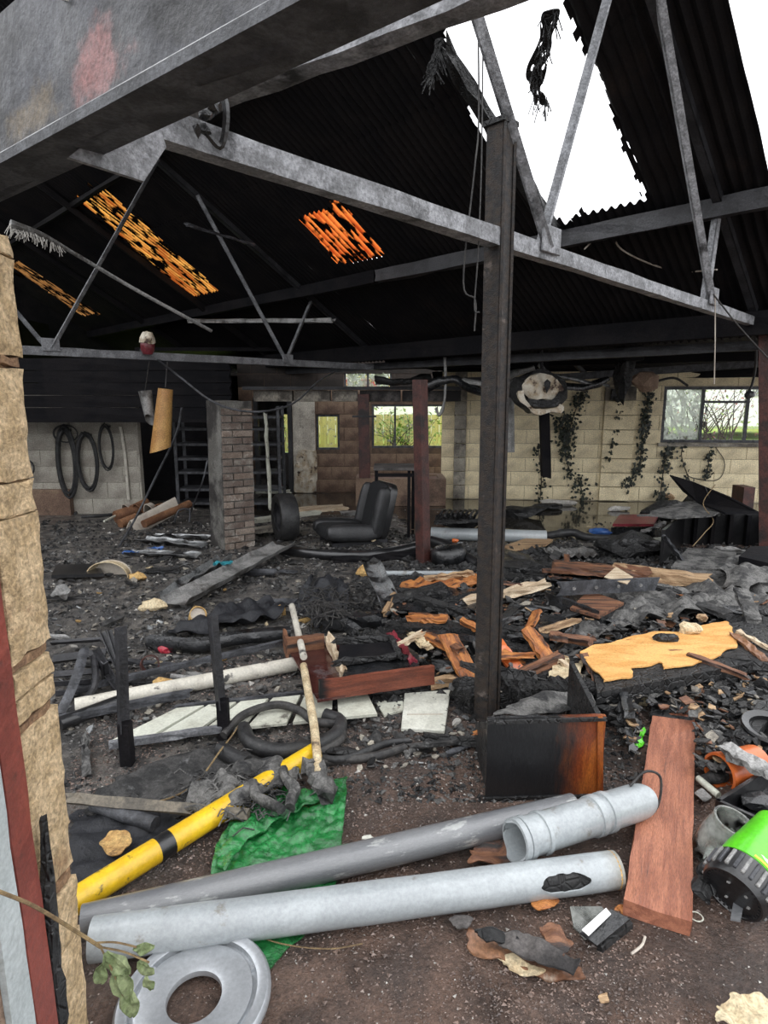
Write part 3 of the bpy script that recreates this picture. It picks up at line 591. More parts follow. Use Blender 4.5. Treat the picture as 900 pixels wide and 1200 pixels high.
# ================================================================ TRUSSES AND POSTS
QT = 1.66
def to_roof(p0, p1, drop=.06):
    d = p1-p0
    num = ZE+(SE-p0.dot(AX))*TN-drop-p0.z; den = d.z+TN*d.dot(AX)
    t = num/den if abs(den) > 1e-6 else 1.0
    return p0+d*max(.3, min(t, 3.2))
def truss(q, ch, nodes, m, label, w=.062, gus=None, tops=None):
    c0, c1 = Q(*ch[0], q), Q(*ch[1], q)
    T = thing('roof_truss', label, 'truss', (c0+c1)/2, 'steel roof trusses')
    plank('bottom_chord', c0, c1, w, w*1.15, m, None, None, parent=T, seg=24, r=.0018)
    for (n, tp) in nodes:
        for k, (x, y) in enumerate(tp):
            p0 = Q(*n, q)+EX*(.02 if k else -.03); p1 = Q(x, y, q)+EX*(.02 if k else -.03); MB().angle(p0, to_roof(p0, p1), .048, .048, .008, .6).build('strut', m, T)
        MB().box((0, 0, 0), (.16, .012, .12), Matrix.Translation(Q(*n, q)-EX*.045+ZZ*.03) @ Matrix.Rotation(math.radians(45), 4, 'Z')).build('gusset_plate', m, T, bevel=.003)
    a, b = RP(q, tops[0]), RP(q, tops[1]); MB().angle(a-ZZ*.06, b-ZZ*.06, .06, .06, .008).build('top_chord', 'steel_sooty', T)
    return T
T1 = truss(QT, ((120, 128), (894, 381)), (((636, 291), ((548, 12), (714, 4))), ((829, 353), ((768, 10), (845, 240)))), 'steel_grey',
           'nearer steel roof truss, its pale bottom chord sloping across the photo past the black post', tops=(.6, 6.2))
pl = [Q(x, y, QT-.05) for x, y in ((78, 186), (166, 214), (192, 174), (184, 148), (128, 146))]
MB().add(pl+[p-EX*.014 for p in pl], [(0, 1, 2, 3, 4), (9, 8, 7, 6, 5)]+[(i, (i+1) % 5, 5+(i+1) % 5, 5+i) for i in range(5)]).build('gusset_plate', 'steel_grey', T1)
T2 = truss(6.6, ((-60, 406), (455, 431)), (((58, 408), ((168, 212), (5, 345))), ((335, 424), ((208, 188), (366, 350)))), 'steel_mid',
           'farther sooty roof truss over the left half, red lamp hanging from its tie', w=.07, tops=(.6, 6.3))
def post(name, px0, px1, Y, side, m, label, rot=45, base=True, fl=.0):
    a, b = A(*px0, Y), A(*px1, Y); a.z = min(a.z, .0)
    T = thing(name, label, 'post', a); L = (b-a).length
    M = frame(a, b); s = side
    mb = MB(); R = Matrix.Rotation(math.radians(rot), 4, 'X')
    mb.box((L/2, 0, s/2-.006), (L, s, .012), M @ R); mb.box((L/2, 0, -s/2+.006), (L, s, .012), M @ R); mb.box((L/2, 0, 0), (L, .014, s-.024), M @ R)
    mb.build('shaft', m, T, M=M)
    if base: MB().box((0, 0, 0), (s*1.5, s*1.5, .014), Matrix.Translation(V((a.x, a.y, .012))) @ Matrix.Rotation(math.radians(rot), 4, 'Z')).build('base_plate', m, T)
    return T
def boxpost(name, px0, px1, Y, side, m, label, rot=45, cap=None):
    a, b = A(*px0, Y), A(*px1, Y); T = thing(name, label, 'post', a); M = frame(a, b); L = (b-a).length
    MB().box((L/2, 0, 0), (L, side, side), M @ Matrix.Rotation(math.radians(rot), 4, 'X')).build('shaft', m, T, M=M, bevel=.004)
    MB().box((0, 0, 0), (side*1.6, side*1.6, .016), Matrix.Translation(a+ZZ*.012) @ Matrix.Rotation(math.radians(rot), 4, 'Z')).build('base_plate', m, T)
    return T
P1 = boxpost('steel_post', (569, 842), (587, 146), 2.86, .088, 'steel_post', 'tall blackened steel post with bare top standing in the middle of the debris')
lip = MB(); a, b = A(569, 842, 2.86), A(587, 146, 2.86)
for sx, sy in ((1, 0), (0, -1)):
    o = (AX*sx+EX*sy)*.049
    for k in (-1, 1): lip.bar(a+o+(EX if sx else AX)*(k*.038), b+o+(EX if sx else AX)*(k*.038), .012, .012)
lip.build('flange_lip', 'steel_post', P1, M=frame(a, b))
MB().box((.0, 0, 0), (.11, .11, .02), Matrix.Translation(A(587, 146, 2.86)) @ Matrix.Rotation(math.radians(45), 4, 'Z')).build('cap_plate', 'char', P1)
boxpost('steel_post', (496, 659), (492, 445), 5.87, .105, 'rust_paint', 'red-brown painted post standing beside the car seat')
boxpost('steel_post', (428, 590), (426, 462), 9.45, .17, 'rust_paint', 'dark red post under the concrete lintel behind the car seat', 0)
P4 = boxpost('steel_post', (897, 672), (897, 386), 5.6, .09, 'rust_paint', 'red post at the right edge of the photo carrying the truss end', 45)
MB().box((0, 0, 0), (.36, .05, .03), Matrix.Translation(A(427, 488, 9.36))).build('bracket', 'steel_sooty', [o for o in bpy.data.objects if o.name == 'steel_post.002'][0])
# brick pier
pa = A(273, 640, 6.62); pa.z = 0; pt = A(268, 470, 6.62)
PB = thing('brick_pier', 'square brick pier with sooty rendered face left of centre', 'pier', pa)
lean_ = (pt-pa); PH = lean_.length; PM = frame(pa, pt); R45 = Matrix.Rotation(math.radians(45), 4, 'X')
# local x is up the pier
cR = .0
for z in (0,): MB().rough_bar(V((0, 0, 0)), V((PH, 0, 0)), .355, .355, seg=12, r=.004, jag=.01, M=PM @ Matrix.Rotation(math.radians(38), 4, 'X')).build('core', 'pier_render', PB, M=PM)
RB = PM @ Matrix.Rotation(math.radians(38), 4, 'X')
def brickface(sgn_axis, mats, cols):
    n = int(PH/.075); rd = random.Random(5)
    for r in range(n):
        segs = ((-.17, .045), (.055, .17)) if r % 2 else ((-.17, -.065), (-.055, .17))
        for a, b in segs:
            vs, fs = stone_mesh(.066, b-a, .03, .002, 14, r, 1, .004)
            if sgn_axis == 'z': MM = RB @ Matrix.Translation(V(((r+.5)*.075, (a+b)/2, -.188)))
            else: MM = RB @ Matrix.Translation(V(((r+.5)*.075, -.188, (a+b)/2))) @ Matrix.Rotation(math.pi/2, 4, 'X')
            MB().add(vs, fs, MM).build('brick', rd.choice(mats), PB)
# decide which local faces look towards the camera
c = EYE-pa; axes = [(RB.to_3x3() @ V(v)).normalized() for v in ((0, 1, 0), (0, -1, 0), (0, 0, 1), (0, 0, -1))]
FACE = [(a.dot(c.normalized()), a.x, i) for i, a in enumerate(axes)]; FACE.sort(reverse=True); right = max(FACE[:2], key=lambda f: f[1])[2]
RB = RB @ Matrix.Rotation({3: 0, 1: -math.pi/2, 2: math.pi, 0: math.pi/2}[right], 4, 'X')
brickface('z', ['brick_wash', 'brick_soot', 'brick_wash', 'brick_soot'], 2)
# ---- near doorway: stone jamb, painted frame, lintel beams
JX = -.752
J = bpy.data.objects.new('wall_jamb', None); COL.objects.link(J); J.location = (JX-.2, 1.24, 0); J['kind'] = 'structure'
zs = [0]; ys = [1200, 1092, 1052, 1030, 1018, 972, 828, 818, 792, 764, 752, 600, 560, 430, 418, 300, 272]
zs = [A(100-(1200-y)*.11, y, 1.30).z for y in ys]; rd = random.Random(3); zs[0] = -.02
for i, (a, b) in enumerate(zip(zs, zs[1:])):
    band = (b-a) < .036
    vs, fs = stone_mesh(.34, .155-(.010 if band else rd.uniform(0, .006)), b-a+.001, .0075, 22, i, 8, .004)
    MB().add(vs, fs, Matrix.Translation(V((JX-.17-(.007 if band else rd.uniform(0, .005)), 1.245-(.004 if band else 0), (a+b)/2)))).build('mortar_band' if band else 'stone', 'stone_mortar' if band else 'stone', J)
MB().box((JX-.18, 1.24, .93), (.32, .12, 1.84)).build('mortar_core', 'stone_mortar', J)
for k, (ya, yb_, xr, m) in enumerate(((1.10, 1.168, -.736, 'paint_red'), (1.03, 1.098, -.738, 'paint_grey'), (.80, 1.028, -.75, 'block_brown'))):
    a, b = V((xr-.12, (ya+yb_)/2, -.05)), V((xr-.14, (ya+yb_)/2-.012, 1.62)); MB().rough_bar(a, b, .24, yb_-ya, seg=18, r=.0012, jag=.004).build('trim_%d' % (20+k), m, kind='structure', M=frame(a, b))
def H(px, py, z): return G(px, py, z)
hz = 2.15; i0, i1 = H(0, 230, hz), H(480, 5, hz); o0, o1 = H(0, 200, hz), H(360, 0, hz)
dr_ = (i1-i0).normalized(); nrm = V((-dr_.y, dr_.x, 0)); bw = abs((o0-i0).dot(nrm)); bw2 = abs((o1-i0).dot(nrm))
mid = i0-nrm*((bw+bw2)/4) if (o0-i0).dot(nrm) < 0 else i0+nrm*((bw+bw2)/4)
BW = (bw+bw2)/2
LX = (H(160, 78, hz+.12)-(mid-dr_*1.4)).dot(dr_)
def lintel_extra(N, L, tc, c, nz, ramp, mix):
    def spot(px, pz, rx, rz, col, c):
        mp = N.new('ShaderNodeMapping'); mp.vector_type = 'POINT'; mp.inputs['Location'].default_value = (-px/rx, 0, -pz/rz); mp.inputs['Scale'].default_value = (1/rx, 0, 1/rz); L.new(tc.outputs['Object'], mp.inputs[0])
        ln = N.new('ShaderNodeVectorMath'); ln.operation = 'LENGTH'; L.new(mp.outputs[0], ln.inputs[0])
        q = N.new('ShaderNodeMath'); q.operation = 'MULTIPLY_ADD'; L.new(nz(9, 8), q.inputs[0]); q.inputs[1].default_value = 2.6; L.new(ln.outputs['Value'], q.inputs[2])
        return mix(ramp(q.outputs[0], 2.45, 1.75), c, col)
    c = mix(ramp(nz(3.4, 9), .46, .58), c, (.016, .016, .018))
    c = spot(LX, -.06, .12, .07, (.20, .085, .08), c); return spot(LX-.30, -.08, .14, .05, (.10, .075, .045), c)
mat('lintel_steel', (.058, .060, .070), (.034, .035, .041), sc=5, rough=.38, rough2=.6, bump=.5, bs=30, extra=lintel_extra)
a, b = mid-dr_*1.4+ZZ*.16, mid+dr_*3.0+ZZ*.16
LT = thing('lintel_beam', 'heavy sooty lintel beam with a rust-red patch overhead at upper left', 'beam', (a+b)/2)
MB().rough_bar(a, b, BW, .32, seg=26, r=.003).build('web', 'lintel_steel', LT, M=frame(a, b))
MB().bar(a-ZZ*.152, b-ZZ*.152, BW+.035, .022).build('bottom_flange', 'steel_dark', LT, M=frame(a, b))
nout = V((-dr_.y, dr_.x, 0)); nout = nout if nout.dot(EYE-mid) > 0 else -nout
MB().tube([a-ZZ*.145+nout*(BW/2), b-ZZ*.145+nout*(BW/2)], .016, 10).build('edge_sheen', 'galv_wet', LT, smooth=True)  # bright tube along the lower edge stands in for its sky sheen
fr = MB(); rd = random.Random(6)
for k in range(26):
    p = H(rd.uniform(88, 170), rd.uniform(-6, 20), hz+.26)+nout*.03; fr.tube([p, p+dr_*rd.uniform(.05, .12)+ZZ*rd.uniform(-.03, .01)+nout*rd.uniform(0, .02)], .0035, 5)
fr.build('frayed_lining', 'plaster_crumb', LT, kind='stuff')
cl = Q(242, 132, QT-.1); kb = MB(); rd = random.Random(9)
for k in range(9): kb.chunk(cl+V((rd.uniform(-.03, .03), rd.uniform(-.03, .03), rd.uniform(-.06, .06))), (.018, .018, .016), k, 1)
kb.tube(arc([cl+ZZ*.12, cl+V((.05, 0, .02)), cl+V((.03, .02, -.07)), cl-ZZ*.05]), .010, 6).build('burnt_clump', 'char_wet', label='knotted burnt clump hanging where the truss meets the lintel', cat='clump', smooth=True)
a, b = H(262, 121, 2.62), H(556, 12, 2.62); a, b = a-(b-a)*.8+ZZ*.05, b+(b-a)*1.6+ZZ*.05
plank('timber_beam', a, b, .08, .10, 'steel_grey', 'scorched grey timber beam running parallel just inside the lintel beam', 'beam', seg=20, r=.003)
# ================================================================ MORE HELPERS
def sellip(mb, M, a, b, c, e=.4, n=10, m=16, fn=None):
    """rounded cushion (superellipsoid)"""
    pw = lambda x, k: math.copysign(abs(x)**k, x); vs = []; fs = []
    for i in range(n+1):
        p = -math.pi/2+math.pi*i/n
        for j in range(m):
            t = 2*math.pi*j/m; q = V((a*pw(math.cos(p), e)*pw(math.cos(t), e), b*pw(math.cos(p), e)*pw(math.sin(t), e), c*pw(math.sin(p), e)))
            vs.append(M @ (fn(q) if fn else q))
    for i in range(n):
        for j in range(m): fs.append((i*m+j, i*m+(j+1) % m, (i+1)*m+(j+1) % m, (i+1)*m+j))
    return mb.add(vs, fs)
def TR(p, rz=0, rx=0, ry=0):
    return Matrix.Translation(p) @ Matrix.Rotation(rz, 4, 'Z') @ Matrix.Rotation(ry, 4, 'Y') @ Matrix.Rotation(rx, 4, 'X')
def crumple(name, px, m, label, cat, z=.02, amp=.05, sc=4, th=.004, n=22, seed=1, up=0.0, parent=None, group=None, rag=.08, fold=0.0):
    """a rumpled sheet lying in the outline given by sight-line points on the floor"""
    P = [G(x, y, z) for x, y in px]; xs = [p.x for p in P]; ys = [p.y for p in P]; x0, x1, y0, y1 = min(xs), max(xs), min(ys), max(ys)
    pl = [((p.x-x0)/(x1-x0), (p.y-y0)/(y1-y0)) for p in P]; o = V((seed*3.3, seed*1.1, seed*7.7))
    cx, cy = .5, .5
    def f(u, v):
        q = V((u*(x1-x0)*sc, v*(y1-y0)*sc, 0))+o; h = abs(noise.noise(q))*amp+noise.noise(q*2.3)*amp*.5
        d = max(0, 1-2*max(abs(u-cx), abs(v-cy)))
        h += fold*abs(math.sin((u*.6+v)*9+noise.noise(q)*3))
        return V((x0+(x1-x0)*u, y0+(y1-y0)*v, z+max(-z*.6, h)+up*math.sqrt(d)))
    kp = lambda u, v: inpoly(u+rag*noise.noise(V((u*7, v*7, seed))), v+rag*noise.noise(V((u*7, v*7, seed+9))), pl)
    return MB().sheet(n, n, f, th, kp).build(name, m, parent, smooth=True, label=label, cat=cat, group=group)
def flatpiece(name, px, z, th, m, label=None, cat=None, parent=None, group=None, tilt=0, jit=.0, M=None, bevel=0):
    """flat slab with the outline given by floor sight-line points (its top at height z)"""
    P = [G(x, y, z) for x, y in px]; n = len(P)
    if P and sum((P[i].x*P[(i+1) % n].y-P[(i+1) % n].x*P[i].y) for i in range(n)) < 0: P.reverse()
    if tilt:
        c = sum(P, V())/n; P = [p+ZZ*((p.y-c.y)*tilt) for p in P]
    vs = P+[p-ZZ*th for p in P]; fs = [tuple(range(n)), tuple(range(2*n-1, n-1, -1))]+[(i, n+i, n+(i+1) % n, (i+1) % n) for i in range(n)]
    return MB().add(vs, fs).build(name, m, parent, label=label, cat=cat, group=group, M=M, bevel=bevel)
def vbox(a, b, w, h, bevel=0):
    return MB().box(((b-a).length/2, 0, 0), ((b-a).length, w, h), frame(a, b))
def lump(name, px, py, r, m, label, cat='rubble', seed=1, z=None, sub=2, amp=.3, group=None):
    p = G(px, py, 0); p.z = r[2]*.75 if z is None else z
    return MB().chunk(p, r, seed, sub, amp).build(name, m, label=label, cat=cat, group=group)
# ================================================================ OUTSIDE
vs = []; fs = []
for i in range(33):
    for j in range(25):
        x = -9+i*.8; y = 11.7+j*1.2; vs.append((x, y, .40+.035*(y-11.7)+.25*max(0, min(1, (x-2)/2))+.06*noise.noise(V((x, y, 0)))))
for i in range(32):
    for j in range(24): fs.append((i*25+j, (i+1)*25+j, (i+1)*25+j+1, i*25+j+1))
MB().add(vs, fs).build('lawn', 'lawn', label='grass bank outside, seen through the windows', cat='grass', kind='structure', smooth=True)
FN = thing('board_fence', 'yellow-green upright board fence outside the back room windows', 'fence', V((-.6, 13.6, .4)))
for i in range(34):
    x = -3.6+i*.175; hh = 1.28+.03*noise.noise(V((i*.7, 0, 0)))
    MB().box((0, 0, 0), (.165, .02, hh-.3), TR(V((x, 13.6+.012*(i % 2), .3+(hh-.3)/2)))).build('board', 'fence_wood', FN)
for z in (.6, 1.1): MB().box((-.6, 13.65, z), (6.2, .05, .09)).build('rail', 'fence_wood', FN)
def shrub(name, c, r, n, nb, lm, label, seed, leaf=.035):
    T = thing(name, label, 'shrub', V((c.x, c.y, c.z-r[2]))); rd = random.Random(seed); mb = MB(); lf = {k: MB() for k in lm}
    for k in range(nb):
        a = rd.uniform(0, 6.28); e = V((c.x+r[0]*rd.uniform(-1, 1), c.y+r[1]*rd.uniform(-1, 1), c.z+r[2]*rd.uniform(-.4, 1)))
        s = V((c.x+rd.uniform(-.3, .3)*r[0]*2, c.y, c.z-r[2]-.15)); md = s.lerp(e, .5)+V((rd.uniform(-.15, .15), 0, rd.uniform(0, .2)))
        mb.tube(arc([s, md, e], 4), .012, 5, radii=[.012*(1-.75*i/8) for i in range(9)])
    for k in range(n):
        t = V((rd.gauss(0, .5), rd.gauss(0, .5), rd.gauss(0, .5))); p = V((c.x+t.x*r[0], c.y+t.y*r[1], c.z+t.z*r[2]))
        M = TR(p, rd.uniform(0, 6.3), rd.uniform(-1, 1), rd.uniform(-1, 1)); s = leaf*rd.uniform(.6, 1.3)
        lf[rd.choice(lm)].add([(-s, 0, 0), (0, -s*.45, .1*s), (s, 0, 0), (0, s*.45, .1*s)], [(0, 1, 2, 3)], M)
    mb.build('branches', 'bark', T, kind='stuff')
    for k in set(lm):
        if lf[k].f: lf[k].build('leaves', k, T, kind='stuff')
    return T
shrub('garden_shrub', V((5.6, 10.9, 1.45)), (.95, .35, .60), 420, 46, ['foliage', 'blossom', 'blossom', 'foliage'], 'tangled red-twigged shrub outside the right window', 3)
shrub('garden_shrub', V((.45, 12.9, .98)), (.75, .3, .42), 700, 22, ['foliage'], 'leafy green shrub in front of the board fence outside', 8, .045)
shrub('garden_shrub', V((-2.35, 13.2, .9)), (.30, .25, .35), 200, 9, ['foliage'], 'green shrub seen through the narrow doorway window', 5, .045)
shrub('garden_shrub', V((-.55, 14.3, 1.9)), (.8, .3, .35), 600, 16, ['leaf_dry', 'fence_wood'], 'dry yellowish bush showing in the high narrow window', 6, .05)
def vehicle(name, label, c, w, h, parts, rz=0):
    T = thing(name, label, 'vehicle', c); M = TR(c, rz)
    MB().box((0, 0, h/2+.35), (w, 2.2, h), M).build('body', parts[0], T, bevel=.06)
    for i, (x, z, a, b, m) in enumerate(parts[1:]): MB().box((x, -1.115, z), (a, .03, b), M).build('panel', m, T)
    for x in (-w*.34, w*.34):
        MB().lathe([(.0, -.1), (.26, -.1), (.34, -.06), (.34, .06), (.26, .1), (0, .1)], M @ TR(V((x, -.98, .34)), 0, math.pi/2), 18).build('wheel', 'rubber', T, smooth=True)
    return T
vehicle('fire_engine', 'red fire engine with yellow reflective squares beyond the right window', V((12.0, 16.5, .35)), 3.6, 2.1,
        ['truck_red']+[(-1.6+.45*i, .9+.42*j, .4, .3, 'hi_vis') for i in range(4) for j in range(4) if (i+j) % 2 == 0]+[(.6, 1.8, .9, .5, 'white_paint')])
vehicle('parked_trailer', 'white trailer with yellow and blue marks behind the red-twigged shrub', V((7.4, 14.6, .62)), 4.4, 1.7,
        ['white_paint', (-.6, 1.3, .5, .16, 'hi_vis'), (-.35, 1.42, .3, .10, 'blue_plastic'), (.9, 1.2, .7, .3, 'glass_dirty')])
vehicle('parked_van', 'white van with red stripes behind the board fence', V((-.8, 18, .3)), 6.0, 1.75,
        ['white_paint']+[(-2.6+i*.75, 1.72, .42, .25, 'truck_red') for i in range(8)]+[(0, 1.35, 5.6, .12, 'truck_red')])
# ================================================================ CREEPERS ON THE FAR WALL
def creeper(pts, n, sp, label, seed, dead=False):
    rd = random.Random(seed); P = [on_wall(*wl(x, y), .03) for x, y in pts]; c = arc(P, 6)
    T = thing('wall_creeper', label, 'plant', P[-1]); MB().tube(c, .008, 5).build('stem', 'bark', T)
    lf = MB()
    for k in range(n):
        p = rd.choice(c)+V((rd.gauss(0, sp), 0, rd.gauss(0, sp*.8)))-V((0, abs(rd.gauss(0, .025)), 0)); s = rd.uniform(.016, .042)
        M = TR(p, rd.uniform(-.6, .6), rd.uniform(.9, 2.1), rd.uniform(0, 3)); lf.add([(-s, 0, 0), (0, -s*.7, .1*s), (s, 0, .15*s), (0, s*.7, .1*s)], [(0, 1, 2, 3)], M)
    lf.build('leaves', 'ivy', T, kind='stuff'); return T
creeper([(762, 446), (757, 480), (752, 510), (748, 545), (732, 570)], 330, .045, 'thick column of dark ivy left of the right window', 1)
creeper([(786, 520), (778, 545), (774, 575), (776, 590)], 170, .06, 'ivy hanging under the left corner of the right window', 2)
creeper([(800, 522), (798, 535), (806, 560), (812, 575)], 26, .05, 'sparse bare ivy stem below the right window', 3)
creeper([(831, 528), (829, 545), (827, 560)], 60, .035, 'small ivy tuft below the middle of the right window', 4)
creeper([(683, 452), (676, 475), (668, 500), (662, 530), (670, 560)], 210, .055, 'dark creeper climbing right of the hanging burnt drum', 5)
creeper([(655, 490), (662, 510), (664, 525)], 190, .07, 'dense clump of scorched ivy beside the hanging drum', 9)
creeper([(722, 465), (724, 490), (718, 520), (708, 545)], 50, .03, 'thin ivy strand below the scorched wall box', 6)
creeper([(630, 520), (634, 560), (632, 590)], 60, .06, 'faint ivy strand behind the tall blackened post', 7)
creeper([(683, 585), (680, 570), (676, 562)], 70, .08, 'blackened weed growing at the foot of the far wall', 8)
# scorched fittings on the far wall
p = on_wall(*wl(722, 463), .05); MB().box((0, 0, 0), (.19, .09, .17), TR(p, -.09, 0, .12)).chunk(p-V((0, .05, .06)), (.07, .04, .05), 4).build('wall_box', 'char', label='melted black fuse box on the far wall left of the ivy', cat='box')
tubeo('cable_drop', [on_wall(*wl(x, y), .02) for x, y in ((533, 482), (535, 520), (541, 558), (536, 588))], .009, 'cable', 'thin black cable running down the left pier of the far wall', 'cable')
tubeo('wall_cable', arc([on_wall(*wl(x, y), .02) for x, y in ((838, 524), (848, 540), (846, 556), (836, 563), (812, 560), (804, 556))]), .006, 'cable', 'looped cable hanging below the right window sill', 'cable')
# ================================================================ LEFT: HOSES, SHELVES, HANGING THINGS
def coil(cx, cy, rx, ry, n, r, label, m='rubber', seed=1):
    rd = random.Random(seed); c = onl(cx, cy, .06); sc = 8.6/F; pts = []
    for i in range(n*22+1):
        t = 2*math.pi*i/22; k = 1+.09*noise.noise(V((i*.05, seed, 0)))+.06*((i//22) % 3-1); pts.append(c+V((rx*sc*k*math.sin(t), -.02-.012*(i//22 % 4), ry*sc*(k*math.cos(t)+.0))))
    T = tubeo('hose_coil', pts, r, m, label, 'hose', n=7); return T
coil(80, 541, 10, 38, 5, .024, 'thick black hose coil hanging at the left of the white wall')
coil(104, 541, 11, 32, 6, .016, 'black cable coil hanging second on the white wall', seed=3)
coil(126, 524, 8, 25, 5, .009, 'thin cable coil hanging nearest the conduit on the white wall', seed=4)
coil(78, 508, 14, 10, 2, .008, 'small loop of wire above the thick black hose coil', seed=5)
coil(36, 548, 5, 8, 2, .012, 'short black hose loop just beside the stone jamb', seed=6)
for x, y in ((80, 504), (104, 510), (126, 500)): MB().box((0, 0, 0), (.03, .12, .03), TR(onl(x, y, .06))).build('wall_hook', 'steel_sooty', label={80: 'dark hook holding the thick hose coil', 104: 'dark hook holding the second coil', 126: 'dark hook holding the thin cable coil'}[x], cat='hook')
tubeo('conduit', [onl(141, 500), onl(146, 530), onl(151, 586)], .022, 'white_pipe', 'pale pipe running down the right of the white wall', 'pipe')
tubeo('floor_cable', arc([G(88, 602, .02), G(100, 590, .05), G(120, 584, .1), G(140, 590, .06), G(146, 600, .02), G(120, 604, .02), G(95, 606, .02)]), .02, 'rubber', 'black hose loops lying at the foot of the white wall', 'hose')
MB().box((-3.98, 9.75, 1.1), (2.75, .1, 2.2)).build('wall_store', 'soot', kind='structure')
MB().box((-2.68, 10.6, 1.1), (.1, 1.7, 2.2)).build('wall_store_end', 'soot', kind='structure')
SH = thing('shelving_unit', 'dark steel storage rack behind the brick pier', 'shelf', A(270, 585, 8.9)); yy = 8.9
x0, x1 = A(206, 530, yy).x, A(327, 530, yy).x
for px in (206, 246, 327):
    for k, dy in enumerate((0, .4)):
        x = A(px, 530, yy).x; MB().angle(V((x, yy+dy, 0)), V((x, yy+dy, 1.5)), .05, .05, .006).build('upright', 'steel_dark', SH)
for y in (489, 503, 521, 538, 554, 574, 590):
    z = max(.05, A(0, y, yy).z); MB().box(((x0+x1)/2, yy+.2, z), (x1-x0, .42, .035)).build('shelf', 'steel_dark', SH)
a, b = A(311, 485, 8.8), A(317, 597, 8.7); plank('batten', a, b, .04, .04, 'white_board', 'pale upright batten leaning on the storage rack', 'batten')
plank('batten', A(300, 576, 9.42), A(340, 576, 9.42), .05, .05, 'white_board', 'short white rail lying across the doorway behind the rack', 'batten')
# hanging tan roll and grey sleeve, lamp, wires
hY = Q(190, 420, 6.6).y-.12
a, b = A(194, 456, hY), A(188, 527, hY)
def cone(mb, a, b, r0, r1, n=20, cut=.15, th=.004, seed=0):
    M = frame(a, b); L = (b-a).length; vs = []
    mb.sheet(n, 12, lambda u, v: M @ V((L*v*(1+cut*.5*math.sin(u*6.28+seed)*v), (r0+(r1-r0)*v)*math.cos(u*6.5), (r0+(r1-r0)*v)*math.sin(u*6.5)*(1+.04*u))), th); return mb
T = thing('hanging_roll', 'tan card roll hanging below the truss tie left of the pier', 'roll', a)
cone(MB(), a, b, .075, .105, seed=2).build('roll', 'card_tan', T, smooth=True)
MB().tube([a+V((.0, 0, .02)), Q(193, 420, 6.6)-EX*.06-ZZ*.03], .006, 5).build('cord', 'cable', T)
a, b = A(170, 458, hY+.1), A(176, 492, hY+.1); T = thing('hanging_sleeve', 'grey folded sheet hanging beside the tan roll', 'sheet', a)
cone(MB(), a, b, .07, .05, cut=.4).build('sheet', 'galv', T, smooth=True); MB().tube([a, Q(172, 420, 6.6)-EX*.06-ZZ*.03], .006, 5).build('cord', 'cable', T)
c = Q(169, 404, 6.6)-EX*.08
T = thing('warning_lamp', 'small red and white lamp perched on the farther truss tie', 'lamp', c)
MB().lathe([(0, -.10), (.05, -.10), (.07, -.06), (.072, .0), (.065, .02), (0, .02)], TR(c, 0, .15, .1), 16).build('lens', 'red_lamp', T, smooth=True)
MB().lathe([(0, .02), (.082, .015), (.075, .06), (.05, .12), (0, .13)], TR(c, 0, .15, .1), 14).jitter(.004).build('cap', 'white_scorched', T)
MB().box((0, 0, -.06), (.05, .16, .04), TR(c+EX*.06, .8)).build('bracket', 'steel_dark', T)
tubeo('sagging_cable', arc([Q(184, 421, 6.4), Q(215, 445, 6.4), A(245, 468, 6.3), A(275, 480, 6.3), A(310, 482, 6.4), A(345, 472, 6.8), A(372, 448, 7.4), A(392, 436, 7.9)]), .011, 'steel_dark', 'long cable sagging from the truss lamp across the pier top', 'cable')
tubeo('rope', arc([A(213, 478, 7.2), A(206, 510, 7.2), A(182, 560, 7.3), A(160, 605, 7.2), G(140, 640, .012)]), .013, 'steel_dark', 'grey rope slanting from the loft down to the floor', 'rope')
tubeo('rope', arc([A(243, 540, 6.4), A(237, 565, 6.35), G(226, 594, .3), G(222, 605, .02)]), .008, 'steel_dark', 'thin cord dangling at the left side of the brick pier', 'rope')
a, b = Q(12, 262, 5.4), Q(248, 388, 5.4)
T = thing('fallen_conduit', 'frosted-looking burnt conduit hanging slantwise under the left roof', 'pipe', (a+b)/2)
cv = arc([a, Q(50, 276, 5.4), Q(92, 300, 5.4), Q(160, 340, 5.4), b], 8); MB().tube(cv, .02, 7, radii=[.032-.016*min(1, i/14) for i in range(len(cv))]).build('tube', 'galv', T, smooth=True)
fr = MB(); rd = random.Random(4)
for k in range(110):
    p = rd.choice(cv[:13]); q = p+V((rd.uniform(-.05, .05), rd.uniform(-.05, .03), -rd.uniform(.04, .10))); fr.tube([p, q], .0025, 4)
fr.build('frayed_lagging', 'plaster_crumb', T, kind='stuff')
plank('loose_rod', A(217, 263, 6.0), A(296, 287, 6.6), .02, .02, 'steel_dark', 'short grey rod stuck under the roof between two struts', 'rod')
plank('loose_rail', RP(9.2, 4.9)-ZZ*.35, RP(6.1, 5.2)-ZZ*.42, .05, .05, 'galv', 'grey rail hanging below the purlin right of the tan roof light', 'rail')
# strip of roof felt hanging in the hole, frayed bits
cv = [RP(*RQ(645, 5)), RP(*RQ(640, 40)), RP(*RQ(630, 70)), RP(*RQ(628, 95)), RP(*RQ(637, 118))]
def ragstrip(pts, w, label, seed):
    c = arc(pts, 6); rd = random.Random(seed); mb = MB(); n = len(c)-1
    mb.sheet(10, n, lambda u, v: c[int(round(v*n))]+(AX*.4-EX*.9)*((u-.5)*w*(.5+.5*abs(math.sin(v*5+seed))))+AX*(.02*noise.noise(V((u*4, v*9, seed)))), .006,
             lambda u, v: noise.noise(V((u*5, v*12, seed))) > -.33+.2*abs(u-.5))
    for k in range(70): p = rd.choice(c)+EX*rd.uniform(-w/3, w/3); mb.tube([p, p+V((rd.uniform(-.05, .05), rd.uniform(-.04, .04), -rd.uniform(.03, .12)))], .004, 4)
    return mb.build('roof_felt', 'char', label=label, cat='felt')
